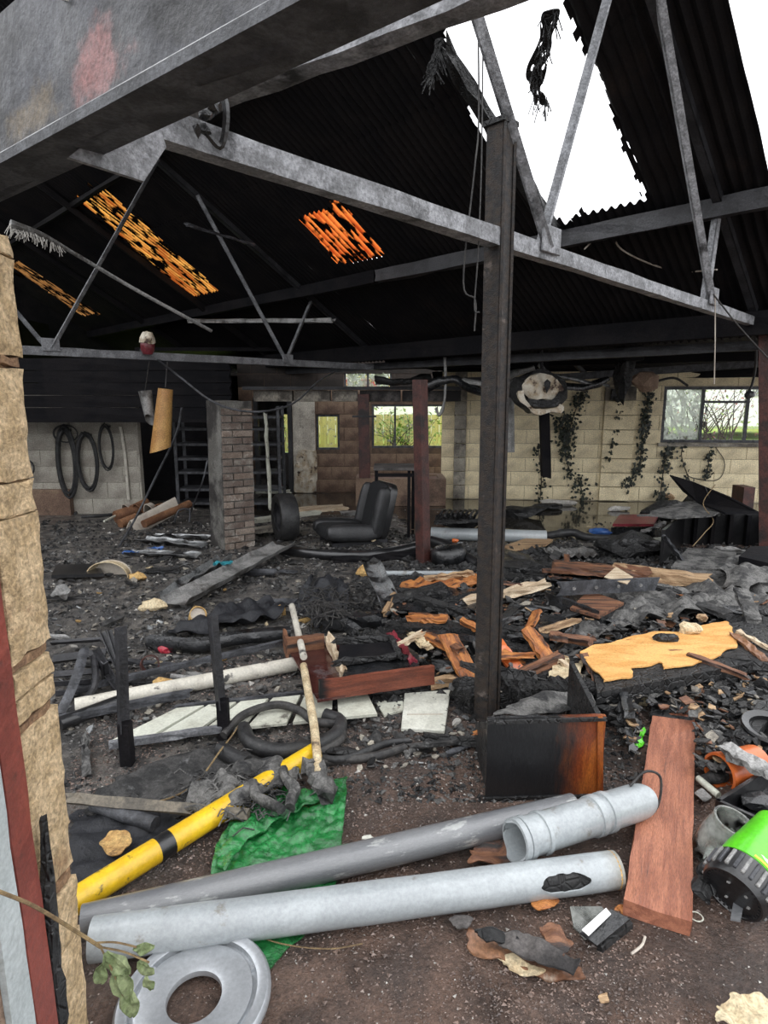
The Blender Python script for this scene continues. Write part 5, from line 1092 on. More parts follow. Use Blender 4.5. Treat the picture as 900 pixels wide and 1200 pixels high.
# burnt chair frames in a heap beside the jamb
rdc = random.Random(12)
T = thing('folded_chair_frame', 'heap of burnt black metal chair frames beside the stone jamb', 'chair frame', G(95, 790, 0))
for (x0, y0, z0, x1, y1, z1, w) in ((60, 752, .1, 118, 748, .12, .03), (60, 772, .12, 122, 764, .16, .05), (62, 790, .1, 110, 786, .12, .035), (62, 800, .08, 108, 797, .1, .03), (66, 812, .05, 106, 806, .07, .03), (120, 740, .22, 142, 790, .05, .03), (128, 738, .25, 146, 798, .05, .025),
    (112, 760, .2, 138, 808, .04, .03), (122, 775, .2, 124, 800, .02, .03), (108, 768, .16, 146, 815, .03, .03)):
    MB().angle(G(x0, y0, z0), G(x1, y1, z1), w, w, .006, rdc.uniform(0, 1.5)).build('frame_bar', 'steel_sooty', T)
cv = arc([G(98, 762, .20), G(90, 790, .18), G(80, 815, .10), G(68, 840, .03)]); MB().sheet(4, len(cv)-1, lambda u, v: cv[int(round(v*(len(cv)-1)))]+V((u*.045-.022, u*.02, .012*math.sin(u*3.1))), .006).build('curved_back', 'steel_dark', T, smooth=True)
cv = arc([G(110, 770, .16), G(112, 800, .14), G(100, 820, .06), G(80, 835, .02)]); MB().tube(cv, .018, 7).build('tube_leg', 'steel_sooty', T, smooth=True)
# ================================================================ LEFT-CENTRE FLOOR
def rollpile():
    T = thing('carpet_heap', 'heap of tan leather rolls and pale sheets on the floor at left', 'heap', G(175, 616, 0))
    for i, (x0, y0, z0, x1, y1, z1, r, m) in enumerate(((168, 614, .08, 222, 590, .22, .055, 'leather_tan'), (135, 606, .10, 168, 594, .18, .075, 'leather_tan'), (150, 598, .16, 172, 588, .22, .05, 'leather_tan'), (140, 614, .05, 160, 606, .1, .06, 'leather_tan'))):
        MB().tube([G(x0, y0, z0), G(x1, y1, z1)], r, 14).warp(.02, 6, i).build('roll', m, T, smooth=True)
    a, b = G(152, 620, .02), G(204, 592, .22)
    MB().sheet(12, 16, lambda u, v: a.lerp(b, v)+V((-.02+.13*u, -.04+.02*math.sin(u*7), .09*math.sin(u*4.5)+.02)), .008).build('pale_sheet', 'pale_sheet', T, smooth=True)
    for k in range(4):
        c = G(150+k*13, 597, .17); cv = arc([c+V((-.09, 0, -.08)), c+V((-.05, -.05, .07)), c+V((.03, -.06, .04)), c+V((.07, -.02, -.06))]); MB().sheet(3, len(cv)-1, lambda u, v: cv[int(round(v*(len(cv)-1)))]+V((.02*u, .12*u, 0)), .01).build('folded_edge', 'leather_tan' if k % 2 else 'pale_sheet', T, smooth=True)
    MB().tube([G(122, 611, .10), G(136, 604, .12)], .014, 8).build('white_rod', 'white_board', T)
    MB().tube(arc([G(204, 612, .03), G(210, 598, .18), G(222, 598, .16), G(222, 612, .03)]), .012, 6).build('hoop', 'steel_dark', T)
rollpile()
c = G(127, 664, .10); T = thing('lamp_shade', 'cream bowl-shaped shade lying on its side on the wet floor', 'shade', V((c.x, c.y, 0)))
MB().sheet(16, 12, lambda u, v: c+V((.19*math.cos(u*3.1416)*(1-.12*v), .12*v-.05, .145*math.sin(u*3.1416)*(1-.15*v)-.09)), .008).build('shell', 'cream', T, smooth=True)
MB().sheet(14, 8, lambda u, v: c+V((.185*math.cos(u*3.1416)*(1-v), .06, .14*math.sin(u*3.1416)*(1-v)-.09)), .006).build('back', 'pale_sheet', T, smooth=True)
flatpiece('plastic_sheet', [(60, 674), (122, 672), (114, 660), (66, 662)], .07, .03, 'plastic_black', 'thin black panel lying left of the cream shade', 'panel')
crumple('grey_scrap', [(58, 700), (72, 688), (84, 692), (78, 702)], 'galv', 'crumpled grey scrap by the stone jamb', 'scrap', z=.06, amp=.08, sc=7, n=12, seed=21)
for nm, x, y, m, lb, s in (('blue_wrapper', 154, 650, 'blue_plastic', 'blue wrapper lying just right of the cream shade', 2), ('blue_wrapper', 182, 646, 'blue_plastic', 'second blue wrapper farther right of the cream shade', 5), ('teal_bag', 262, 676, 'teal_plastic', 'teal plastic scrap on the fallen metal sheet', 3)):
    P0 = G(x, y, 0); zz_ = .13 if nm == 'teal_bag' else .03
    MB().sheet(8, 6, lambda u, v, s=s: P0+V((.16*(u-.5), .10*(v-.5), zz_+.03*noise.noise(V((u*4, v*4, s*3))))), .004).build(nm, m, smooth=True, label=lb, cat='scrap')
lump('tan_lump', 162, 680, (.08, .05, .04), 'foam_yellow', 'tan lump alone on the wet black floor', 'lump', 8)
def channel(name, a, b, w, lip, m, label, seed=1, roll=0, twist=0, cat='metal sheet'):
    M = frame(a, b, roll); L = (b-a).length
    def f(u, v):
        y = (v-.5)*w; z = lip*(max(0, abs(v-.5)-.36)/.14) * (1 if v < .5 else .7)
        k = noise.noise(V((u*5, v*2, seed)))
        return M @ V((L*u, y*math.cos(twist*u)+.0, z+.025*k+y*math.sin(twist*u)))
    return MB().sheet(26, 12, f, .004).build(name, m, smooth=True, M=M, label=label, cat=cat)
channel('gutter_sheet', G(205, 708, .05), G(333, 640, .10), .26, .06, 'galv', 'long fallen grey metal sheet lying left of centre')
channel('gutter_sheet', G(196, 700, .03), G(264, 656, .09), .15, .06, 'galv_wet', 'shorter shiny grey channel lying against the long fallen sheet', 4)
for i, (x0, y0, x1, y1, w) in enumerate(((165, 632, 240, 640, .2), (150, 648, 232, 652, .16), (180, 628, 245, 630, .1))):
    channel('floor_flashing', G(x0, y0, .03), G(x1, y1, .03), w, .03, 'galv_wet', ['wet grey flashing strip left of the brick pier', 'second wet flashing strip in front of the first by the pier', 'narrow flashing strip farthest back beside the pier'][i], i+7)
crumple('black_cloth', [(196, 748), (210, 735), (250, 718), (290, 706), (318, 706), (338, 716), (320, 728), (270, 738), (225, 748)], 'cloth_black', 'black rumpled cloth trailing left of the broom handle', 'cloth', z=.03, amp=.10, sc=5, n=40, seed=17, fold=.02)
crumple('burnt_mesh_heap', [(350, 730), (352, 700), (370, 684), (395, 685), (412, 705), (405, 728), (375, 735)], 'cloth_black', 'heap of matted black burnt netting right of the broom handle', 'netting', z=.04, amp=.12, sc=7, n=40, seed=19, up=.12)
rd = random.Random(2); mb = MB()
for k in range(150):
    p = G(rd.uniform(356, 405), rd.uniform(690, 725), .08+rd.uniform(.02, .12)); t = rd.uniform(0, 3.14); d = V((math.cos(t), math.sin(t), rd.uniform(-.2, .5)))*rd.uniform(.05, .13); mb.tube([p-d, p+V((0, 0, .02)), p+d], .004, 4)
mb.build('netting_strands', 'cable', label='loose black strands on the matted netting heap', cat='strands', kind='stuff')
plank('char_stake', G(362, 700, .1), A(371, 668, 4.9), .035, .03, 'char', 'thin black stake sticking out of the netting heap', 'stake', taper=.4)
# boards behind the pier and tyre
for (x0, y0, x1, y1, w, m, lb, z) in ((283, 612, 372, 600, .16, 'white_board', 'white board lying between the brick pier and tyre', .16), (292, 622, 350, 616, .2, 'concrete', 'grey board in front of the white board by the pier', .08), (352, 598, 404, 594, .3, 'wood_pale', 'pale yellow broken board behind the tyre', .12), (402, 602, 432, 600, .2, 'galv', 'flat grey panel behind the car seat cushion', .1)):
    plank('loose_board', G(x0, y0, z), G(x1, y1, z), w, .04, m, lb, 'board', r=.003)
tubeo('black_bumper', arc([G(330, 645, .04), G(380, 650, .05), G(440, 650, .06), G(492, 640, .05)]), .055, 'plastic_black', 'long black plastic bumper lying in front of the car seat', 'bumper', n=10)
plank('black_lath', G(390, 655, .04), G(492, 650, .05), .10, .05, 'soot', 'black lath lying in front of the bumper', 'lath')
tubeo('black_duct', arc([G(506, 634, .07), G(530, 642, .06), G(548, 655, .05), G(562, 662, .04)]), .06, 'plastic_black', 'bent black duct right of the red-brown post', 'duct', n=12)
pipe_between('grey_duct', G(505, 625, .075), G(640, 629, .07), .072, 'pvc_light', 'fat grey pipe lying behind the tall post')
tubeo('flexi_hose', arc([G(640, 628, .06), G(670, 624, .09), G(690, 630, .05), G(740, 632, .04)]), .045, 'rubber', 'black hose continuing from the fat grey pipe', 'hose', n=10)
pipe_between('thin_pipe', G(452, 672, .03), G(566, 672, .03), .025, 'pvc_light', 'thin pale pipe lying in the rubble left of the tall post')
c = G(525, 662, 0); sp = MB(); sellip(sp, TR(c+ZZ*.09, .3), .17, .13, .10, .8); sp.warp(.03, 6).build('melted_helmet', 'char_wet', smooth=True, label='rounded black melted lump with an orange scar by the red-brown post', cat='lump')
lump('orange_scar', 533, 655, (.03, .02, .02), 'terracotta', 'small orange scrap on the rounded black lump', 'scrap', 2, z=.19)
# burnt engine-like frame behind the tall post
T = thing('burnt_seat_frame', 'tangle of burnt black seat springs behind the tall post', 'seat frame', G(535, 612, 0))
rd = random.Random(8)
for k in range(9):
    x = 512+k*6; MB().tube(arc([G(x, 614, .02), G(x+2, 606, .28+.05*rd.random()), G(x+8, 598, .34), G(x+12, 600, .1)]), .016, 6).build('spring_bar', 'char', T, smooth=True)
for z in (.12, .26): plank('frame_rail', G(510, 612, z), G(566, 610, z), .04, .04, 'char', None, None, parent=T)
MB().chunk(G(540, 610, .12), (.28, .14, .10), 4, 2, .3).build('charred_padding', 'char', T)
# bent flashing + black sheet
channel('bent_flashing', G(434, 662, .22), G(463, 722, .04), .17, .05, 'galv_wet', 'bent shiny metal flashing standing in the rubble left of centre', 3)
crumple('black_metal_sheet', [(458, 718), (462, 694), (505, 690), (560, 694), (575, 705), (548, 722), (490, 722)], 'char_wet', 'buckled glossy black sheet right of the bent flashing', 'metal sheet', z=.10, amp=.07, sc=2.5, n=24, seed=5, th=.006)
# ================================================================ CENTRE AND RIGHT: CHARRED TIMBER
def tim(x0, y0, z0, x1, y1, z1, w, h, m, label, name='charred_beam', cat='beam', **k):
    return plank(name, G(x0, y0, z0), G(x1, y1, z1), w, h, m, label, cat, **k)
tim(378, 732, .06, 446, 724, .07, .10, .09, 'char_wet', 'short black beam left end of the debris row')
tim(456, 738, .10, 566, 742, .10, .12, .10, 'char_deep', 'long blackened beam across the middle left of the tall post', seg=16, r=.006)
tim(480, 724, .16, 520, 726, .17, .10, .03, 'wood_orange', 'burnt orange board lying on the long blackened beam', 'burnt_board', 'board')
tim(482, 690, .10, 556, 676, .14, .26, .04, 'wood_orange', 'broad rusty-orange burnt board left of the tall post', 'burnt_board', 'board', r=.012, seg=12, jag=.06)
tim(500, 678, .16, 552, 672, .18, .05, .04, 'wood_raw', 'pale brown batten across the broad orange board', 'batten', 'batten')
tim(545, 706, .12, 642, 684, .16, .09, .05, 'wood_pale', 'pale split plank pointing right from behind the tall post', 'split_plank', 'plank', r=.008)
tim(566, 668, .10, 640, 664, .12, .22, .08, 'char', 'wide black slab behind the pale split plank', r=.01)
tim(560, 682, .08, 640, 678, .08, .12, .10, 'char_deep', 'knobbly black beam just behind the pale split plank', seg=14, r=.012)
tim(650, 664, .20, 760, 672, .20, .20, .06, 'wood_brown', 'long brown plank, farther of two right of the tall post', 'long_plank', 'plank', seg=12, r=.004)
tim(720, 668, .19, 832, 682, .17, .20, .08, 'wood_raw', 'long tan plank with a thick end beside the brown plank', 'long_plank', 'plank', seg=12, r=.004)
flatpiece('paper_scrap', [(708, 676), (722, 664), (742, 676), (735, 684)], .28, .006, 'wood_pale', 'pale triangular scrap lying over the brown plank', 'scrap')
lump('char_scrap', 732, 664, (.06, .04, .04), 'char', 'small black scrap on the brown plank', 'scrap', 3, z=.24); lump('char_scrap', 760, 668, (.09, .05, .04), 'char', 'second black scrap farther right on the planks', 'scrap', 6, z=.26)
T = thing('metal_channel', 'dark metal channel with bolt holes lying across the planks', 'channel', G(712, 690, .2))
WB = plank('web', G(655, 690, .24), G(769, 684, .24), .02, .10, 'steel_dark', None, None, parent=T, r=.001, seg=8)
for k in range(4): MB().lathe([(0, 0), (.012, 0), (.012, .008), (0, .008)], TR(G(672+k*26, 689-k*1.3, .25)-V((0, .012, 0)), 0, math.pi/2), 8).build('bolt', 'galv', WB)
T = thing('burnt_drawer_box', 'black-sided box with a brown wooden top in the rubble', 'box', G(690, 715, 0))
flatpiece('lid', [(668, 712), (702, 722), (731, 706), (690, 692)], .17, .02, 'wood_brown', parent=T)
flatpiece('body', [(643, 704), (703, 724), (735, 705), (676, 690)], .15, .13, 'char_wet', parent=T)
tim(640, 702, .13, 700, 726, .13, .03, .12, 'char_wet', 'black side rail in front of the brown-topped box', 'side_rail', 'rail')
for i, (x0, y0, z0, x1, y1, z1, w, h, m, lb) in enumerate((
    (488, 742, .14, 532, 760, .16, .10, .02, 'wood_orange', 'scorched orange board slanting beside the leaning tan board'),
    (524, 742, .22, 553, 800, .08, .11, .025, 'wood_orange', 'leaning tan and black board left of the tall post'),
    (460, 760, .16, 494, 742, .2, .04, .02, 'wood_pale', 'pale splinter crossing near the burnt case'),
    (484, 744, .18, 500, 758, .16, .06, .02, 'cream', 'whitish broken piece beside the pale splinter'),
    (508, 800, .06, 570, 794, .07, .05, .05, 'wood_raw', 'short raw batten touching the tall post foot'),
    (578, 748, .2, 612, 796, .06, .09, .025, 'terracotta', 'bright orange scorched board right of the tall post'),
    (600, 772, .12, 640, 800, .05, .07, .02, 'wood_orange', 'orange splintered lath below the bright orange board'),
    (620, 740, .20, 652, 786, .09, .09, .03, 'wood_orange', 'orange-brown board leaning against the crossing brown stick'),
    (586, 800, .08, 655, 770, .16, .06, .04, 'wood_brown', 'brown stick crossing over the orange boards'),
    (576, 778, .08, 614, 776, .09, .06, .035, 'wood_raw', 'grey-tan batten just right of the tall post'),
    (655, 772, .16, 684, 796, .10, .03, .02, 'wood_pale', 'thin pale splinter at the left corner of the orange ply'))):
    tim(x0, y0, z0, x1, y1, z1, w, h, m, lb, 'burnt_board', 'board', r=.004, seg=9, jag=.03)
tim(586, 815, .09, 690, 812, .10, .13, .12, 'char_deep', 'deeply cracked black beam behind the cabinet box', seg=20, r=.010)
tim(540, 806, .07, 560, 826, .06, .12, .13, 'char_deep', 'short cracked black block against the tall post', seg=6, r=.012)
tim(700, 838, .06, 736, 816, .07, .12, .08, 'char', 'black square block end right of the cabinet box', r=.005)
tim(464, 752, .10, 566, 756, .09, .14, .10, 'char_wet', 'black beam under the leaning tan board', seg=12, r=.008)
tim(575, 742, .10, 640, 752, .09, .16, .10, 'char', 'black beam behind the bright orange board', seg=12, r=.008)
tim(566, 764, .08, 640, 768, .08, .10, .10, 'char_deep', 'second black beam below it right of the tall post', seg=12, r=.008)
crumple('cream_board', [(643, 800), (648, 782), (664, 772), (682, 778), (680, 800), (662, 804)], 'cream', 'curled cream board piece left of the orange ply', 'board', z=.12, amp=.05, sc=4, n=16, seed=3, th=.012)
flatpiece('grey_block', [(650, 806), (685, 803), (685, 792), (652, 794)], .10, .07, 'concrete_dark', 'dark grey block under the curled cream board', 'block')
# orange ply over black slab
T = thing('scorched_ply', 'big charred slab whose bright orange veneer is still showing', 'board', G(790, 780, 0))
flatpiece('slab', [(700, 812), (905, 772), (905, 738), (870, 728), (690, 758)], .17, .06, 'char', parent=T)
pl = [(680, 764), (718, 752), (770, 742), (800, 740), (850, 727), (866, 745), (862, 757), (838, 770), (815, 778), (782, 786), (778, 776), (740, 782), (735, 796), (706, 800), (690, 778)]
crumple('veneer', pl, 'orange_ply', None, None, z=.178, amp=.012, sc=4, n=60, seed=6, rag=.035, parent=T, th=.008)
tim(684, 768, .19, 708, 806, .13, .05, .012, 'wood_brown', 'peeled brown strip at the left edge of the orange ply', 'peeled_strip', 'strip')
for (x, y, r3, m, lb, s, z) in ((805, 775, (.06, .05, .04), 'cream', 'crumbly cream lump on the orange ply', 2, .21), (819, 758, (.04, .03, .025), 'wood_raw', 'small brown lump on the orange ply', 5, .20), (832, 795, (.075, .06, .06), 'foam_yellow', 'yellow foam lump at the front edge of the orange ply', 7, .10),
    (803, 805, (.035, .02, .04), 'cream', 'pale chip leaning in front of the charred slab', 9, .06), (752, 826, (.045, .035, .04), 'cream', 'cream stone right of the black block end', 11, None), (748, 810, (.04, .025, .02), 'white_tile', 'white chip above the cream stone', 12, None), (820, 812, (.09, .03, .02), 'leather_tan', 'pinkish strip of rubble below the yellow foam lump', 13, None), (778, 785, (.07, .04, .03), 'char', 'black lump lying at the front of the orange ply', 14, .2)):
    lump('rubble_lump', x, y, r3, m, lb, 'lump', s, z)
# right: splinters, rods
for i, (x0, y0, z0, x1, y1, z1, w, h, m, lb) in enumerate((
    (868, 742, .20, 905, 762, .18, .03, .02, 'wood_pale', 'long pale splinter right of the orange ply'), (862, 745, .19, 898, 775, .17, .05, .02, 'leather_tan', 'pinkish splinter below the long pale one'),
    (880, 822, .08, 905, 845, .06, .03, .02, 'wood_pale', 'pale lath at the right edge below the orange ply'), (866, 846, .05, 886, 836, .06, .05, .03, 'wood_raw', 'short tan stick at the right edge'),
    (868, 690, .30, 884, 728, .18, .09, .03, 'ash_grey', 'ash-grey board leaning near the right red post'), (800, 700, .16, 856, 722, .12, .12, .03, 'ash', 'ashy board lying below the crate'))):
    tim(x0, y0, z0, x1, y1, z1, w, h, m, lb, 'splinter', 'stick', r=.004, seg=8)
# crate with boards
T = thing('black_crate', 'large burnt black crate near the right red post', 'crate', G(835, 668, 0))
def wallq(p, q, z0, z1, th, nm, m):
    d = (q-p).normalized(); n = V((-d.y, d.x, 0))*th; P = [V((p.x, p.y, z0)), V((q.x, q.y, z0)), V((q.x, q.y, z1)), V((p.x, p.y, z1))]
    return MB().add(P+[v+n for v in P], [(0, 1, 2, 3), (7, 6, 5, 4), (0, 4, 5, 1), (1, 5, 6, 2), (2, 6, 7, 3), (3, 7, 4, 0)]).build(nm, m, T)
c1, c2, c3 = G(776, 664, 0), G(800, 638, 0), G(902, 640, 0); c4 = G(905, 668, 0); hz_ = .36
wallq(c1, c2, 0, hz_, .03, 'end_panel', 'plastic_black'); wallq(c2, c3, 0, hz_, .03, 'back_panel', 'plastic_black'); wallq(c3, c4, 0, hz_, .03, 'end_panel', 'plastic_black')
for k in range(5): p = c2.lerp(c3, .1+k*.2); MB().box((0, 0, 0), (.04, .05, .34), TR(V((p.x, p.y-.04, .18)))).build('rib', 'soot', T)
flatpiece('foam_slab', [(786, 664), (866, 668), (862, 644), (806, 642)], .12, .05, 'ash_grey', 'ash-grey porous slab lying in the black crate', 'slab')
flatpiece('foam_slab', [(786, 672), (862, 682), (868, 664), (792, 660)], .10, .05, 'ash_grey', 'ash-grey porous slab lying in front of the black crate', 'slab')
lidp = [(745, 606), (800, 608), (842, 606), (872, 596), (845, 588), (800, 590)]
crumple('buckled_sheet', lidp, 'ash_grey', 'buckled grey sheet on top of the black crate', 'sheet', z=.40, amp=.05, sc=2.5, n=24, seed=4, th=.012)
pts3 = [A(787, 559, 7.2), A(800, 572, 7.0), A(872, 600, 6.1), A(886, 602, 6.0), A(840, 586, 6.6)]
P = [A(785, 558, 7.3), A(812, 566, 7.1), A(856, 584, 6.5), A(890, 602, 6.1), A(850, 603, 6.2), A(818, 590, 6.8), A(800, 576, 7.1)]
MB().add(P+[p+V((.01, .03, .015)) for p in P], [tuple(range(7)), tuple(range(13, 6, -1))]+[(i, 7+i, 7+(i+1) % 7, (i+1) % 7) for i in range(7)]).build('upturned_panel', 'soot', label='pointed black panel sticking up behind the crate', cat='panel')
MB().add([A(826, 570, 6.9), A(838, 583, 6.8), A(852, 600, 6.6), A(842, 606, 6.55), A(836, 596, 6.6)]+[A(826, 570, 6.95), A(838, 583, 6.85), A(852, 600, 6.65), A(842, 606, 6.6), A(836, 596, 6.65)], [(0, 1, 2, 3, 4), (9, 8, 7, 6, 5)]+[(i, 5+i, 5+(i+1) % 5, (i+1) % 5) for i in range(5)]).build('torn_flap', 'ash_grey', label='torn grey flap hanging on the pointed black panel', cat='flap')
tim(838, 642, .20, 900, 650, .20, .05, .03, 'galv', 'pale metal bar across the black crate', 'metal_bar', 'bar')
tim(778, 628, .36, 800, 658, .10, .06, .02, 'steel_dark', 'dark slat leaning inside the black crate', 'slat', 'slat')
tubeo('thin_wire', arc([A(838, 568, 6.5), A(824, 590, 6.4), A(836, 610, 6.2), A(826, 624, 6.0), G(812, 640, .25)]), .005, 'twig', 'thin brown wire drooping over the black crate', 'wire', n=5)
crumple('ash_sheet', [(842, 690), (850, 668), (880, 664), (902, 670), (902, 690), (870, 702)], 'ash_grey', 'drooping ash-grey cloth at the foot of the right red post', 'cloth', z=.12, amp=.12, sc=4, n=22, seed=8, up=.12)
flatpiece('dark_wedge', [(866, 652), (902, 660), (902, 640), (880, 640)], .30, .20, 'soot', 'dark wedge-shaped box left of the right red post', 'box')
MB().box((0, 0, 0), (.16, .3, .36), TR(G(888, 604, 0)+V((0, .4, .18)))).build('red_case', 'rust_paint', label='dull red upright case by the wall behind the right red post', cat='case')
# pool debris
T = thing('burnt_case', 'red and black flat burnt case lying in the flood water', 'case', G(748, 612, 0))
flatpiece('lid', [(718, 614), (766, 614), (772, 602), (726, 603)], .15, .03, 'red_lamp', parent=T); flatpiece('base', [(716, 618), (768, 618), (770, 606), (724, 606)], .10, .10, 'char_wet', parent=T)
for nm, x, y, r3, m, lb, s in (('foam_scrap', 654, 592, (.24, .05, .05), 'plaster_crumb', 'long white scrap floating in the flood water', 2), ('foam_scrap', 726, 598, (.14, .04, .04), 'plaster_crumb', 'bent white scrap near the red and black case', 3), ('blue_bag', 706, 627, (.14, .06, .05), 'blue_plastic', 'blue plastic bag beside the white strip in the water', 4), ('fallen_brick', 781, 587, (.15, .08, .07), 'wood_raw', 'tan brick lying at the foot of the far wall', 5),
    ('char_heap', 612, 606, (.34, .16, .10), 'char', 'black island of debris in the water behind the tall post', 6), ('char_heap', 790, 608, (.40, .20, .14), 'char', 'black debris heap behind the crate', 7), ('char_heap', 738, 652, (.34, .20, .13), 'char', 'wet black heap left of the crate', 8), ('char_heap', 640, 596, (.2, .1, .05), 'char', 'low black scrap just beyond the debris island', 9), ('char_heap', 820, 600, (.22, .16, .2), 'char', 'tall black lump beneath the pointed panel', 10)):
    lump(nm, x, y, r3, m, lb, 'scrap', s, amp=.35)
tim(715, 634, .04, 790, 632, .04, .07, .03, 'white_board', 'white strip lying in the water behind the planks', 'white_strip', 'strip')
tim(752, 624, .06, 778, 612, .14, .04, .03, 'galv', 'grey stick leaning left of the crate', 'stick', 'stick')
flatpiece('ply_scrap', [(598, 645), (640, 638), (648, 632), (628, 628), (612, 632), (590, 640)], .06, .02, 'wood_raw', 'tan ply scrap right of the tall post by the water', 'scrap')
flatpiece('plastic_sheet', [(582, 668), (632, 662), (620, 650), (588, 642)], .12, .04, 'char_wet', 'black panel with white specks right of the tall post', 'panel')
tim(588, 646, .10, 640, 668, .12, .10, .03, 'ash', 'ridged grey sheet strip running over the black panel', 'strip', 'strip')
def corrbit(x0, y0, x1, y1, w, label, seed, m='galv'):
    a, b = G(x0, y0, .06), G(x1, y1, .06); M = frame(a, b); L = (b-a).length
    MB().sheet(40, 8, lambda u, v: M @ V((L*u, w*(v-.5), .03*math.cos(u*L/.076*6.28)+.04*noise.noise(V((u*2, v*2, seed))))), .004, lambda u, v: noise.noise(V((u*6, v*6, seed))) > -.5+.3*abs(v-.5)*2).build('corrugated_scrap', m, smooth=True, label=label, cat='metal sheet')
corrbit(640, 648, 694, 646, .35, 'crumpled corrugated scrap at the edge of the water', 3); corrbit(745, 712, 800, 716, .5, 'ash-covered corrugated scrap below the tan plank', 5, 'ash_grey')
crumple('ash_drape', [(690, 720), (700, 700), (760, 690), (800, 700), (800, 716), (770, 730), (720, 735)], 'ash_grey', 'ashy grey mound below the metal channel', 'mound', z=.05, amp=.10, sc=5, n=36, seed=23, up=.08).__setitem__('kind', 'stuff')
crumple('ash_drape', [(660, 760), (680, 730), (740, 724), (860, 706), (880, 722), (850, 728), (760, 742), (690, 758)], 'ash_grey', 'grey ash ridge behind the orange ply', 'mound', z=.03, amp=.12, sc=5, n=46, seed=29, up=.08).__setitem__('kind', 'stuff')
crumple('ash_drape', [(560, 800), (520, 760), (440, 735), (560, 705), (640, 690), (700, 720), (700, 760), (660, 800)], 'ash', 'black ash mound under the burnt boards round the tall post', 'mound', z=.0, amp=.07, sc=5, n=50, seed=31, up=.03).__setitem__('kind', 'stuff')
crumple('ash_drape', [(780, 730), (800, 690), (905, 680), (905, 735), (860, 730)], 'ash_grey', 'ash mound at the foot of the right red post', 'mound', z=.03, amp=.12, sc=5, n=40, seed=37, up=.10).__setitem__('kind', 'stuff')
flatpiece('black_block', [(622, 748), (652, 745), (662, 722), (636, 720)], .14, .12, 'char_wet', 'smooth square black block right of the tall post', 'block')
lump('char_lump', 612, 728, (.11, .08, .08), 'char_wet', 'rounded black lump left of the smooth square block', 'lump', 6)
# ================================================================ RIGHT FRONT
T = thing('black_tray', 'deep black plastic tray at the right edge', 'tray', G(880, 950, 0))
t1, t2, t3 = G(836, 962, 0), G(905, 995, 0), G(912, 912, 0); hh = .09
def tw(p, q, nm):
    d = (q-p).normalized(); n = V((-d.y, d.x, 0))*.014; Pq = [p, q, q+ZZ*hh, p+ZZ*hh]
    MB().add(Pq+[v+n for v in Pq], [(0, 1, 2, 3), (7, 6, 5, 4), (0, 4, 5, 1), (1, 5, 6, 2), (2, 6, 7, 3), (3, 7, 4, 0)]).build(nm, 'plastic_black', T)
t4 = t2+(t3-t1); tw(t1, t2, 'side_wall'); tw(t3, t1, 'side_wall'); tw(t2, t4, 'side_wall'); tw(t4, t3, 'side_wall')
Pq = [t1, t2, t4, t3]; MB().add([p+ZZ*.012 for p in Pq]+list(Pq), [(0, 1, 2, 3), (7, 6, 5, 4), (0, 4, 5, 1), (1, 5, 6, 2), (2, 6, 7, 3), (3, 7, 4, 0)]).build('base', 'char_wet', T)
lump('melted_lump', 890, 950, (.07, .05, .03), 'char_wet', 'melted glossy lump inside the black tray', 'lump', 4, z=.04)
# clay pipe
c = G(844, 905, .075); e = c+V((.20, .07, .0)); T = thing('clay_pipe', 'broken orange pipe socket at the right edge', 'pipe', V((c.x, c.y, 0))); Mo = frame(c, e); r = .072
MB().sheet(16, 36, lambda u, v: Mo @ V((.20*u, r*math.cos(v*6.2832), r*math.sin(v*6.2832))), .006, lambda u, v: not (u < .32+.2*math.sin(v*9) and .62 < (v+.06) % 1 < .80)).build('barrel', 'terracotta', T, smooth=True)
MB().lathe([(r-.004, -.008), (r+.007, -.006), (r+.007, .012), (r-.004, .014)], Mo @ Matrix.Rotation(math.pi/2, 4, 'Y'), 32, closed=True, arc=.82).build('rim', 'terracotta', T, smooth=True)
lump('soil_plug', 838, 918, (.05, .03, .025), 'ash', 'dark soil lying inside the orange pipe mouth', 'soil', 3, z=.03)
tim(850, 878, .18, 905, 908, .15, .07, .03, 'galv', 'grey bar resting on the orange pipe', 'metal_bar', 'bar')
c = G(893, 896, .0); MB().lathe([(0, 0), (.09, 0), (.10, .09), (.12, .10), (.115, .11), (.085, .10), (.08, .01), (0, .01)], TR(c+V((.05, .06, .05)), 0, .15), 26).build('black_bucket', 'plastic_black', smooth=True, label='black bucket behind the grey bar at the right edge', cat='bucket')
lump('foam_block', 888, 912, (.07, .04, .035), 'foam_yellow', 'yellow foam wedge between the orange pipe and tray', 'scrap', 21)
tubeo('white_stick', [G(818, 912, .035), G(842, 932, .03)], .014, 'white_board', 'short white stick in front of the orange pipe', 'stick', n=10)
crumple('grey_tape', [(812, 930), (822, 924), (834, 934), (826, 944)], 'galv', 'grey folded scrap below the short white stick', 'scrap', z=.02, amp=.02, sc=9, n=10, seed=3)
flatpiece('black_tile', [(848, 858), (876, 860), (872, 849), (850, 848)], .03, .02, 'char_wet', 'small flat black tile above the orange pipe', 'tile')
lump('cream_chip', 880, 858, (.02, .02, .035), 'cream', 'upright cream chip right of the small black tile', 'chip', 5)
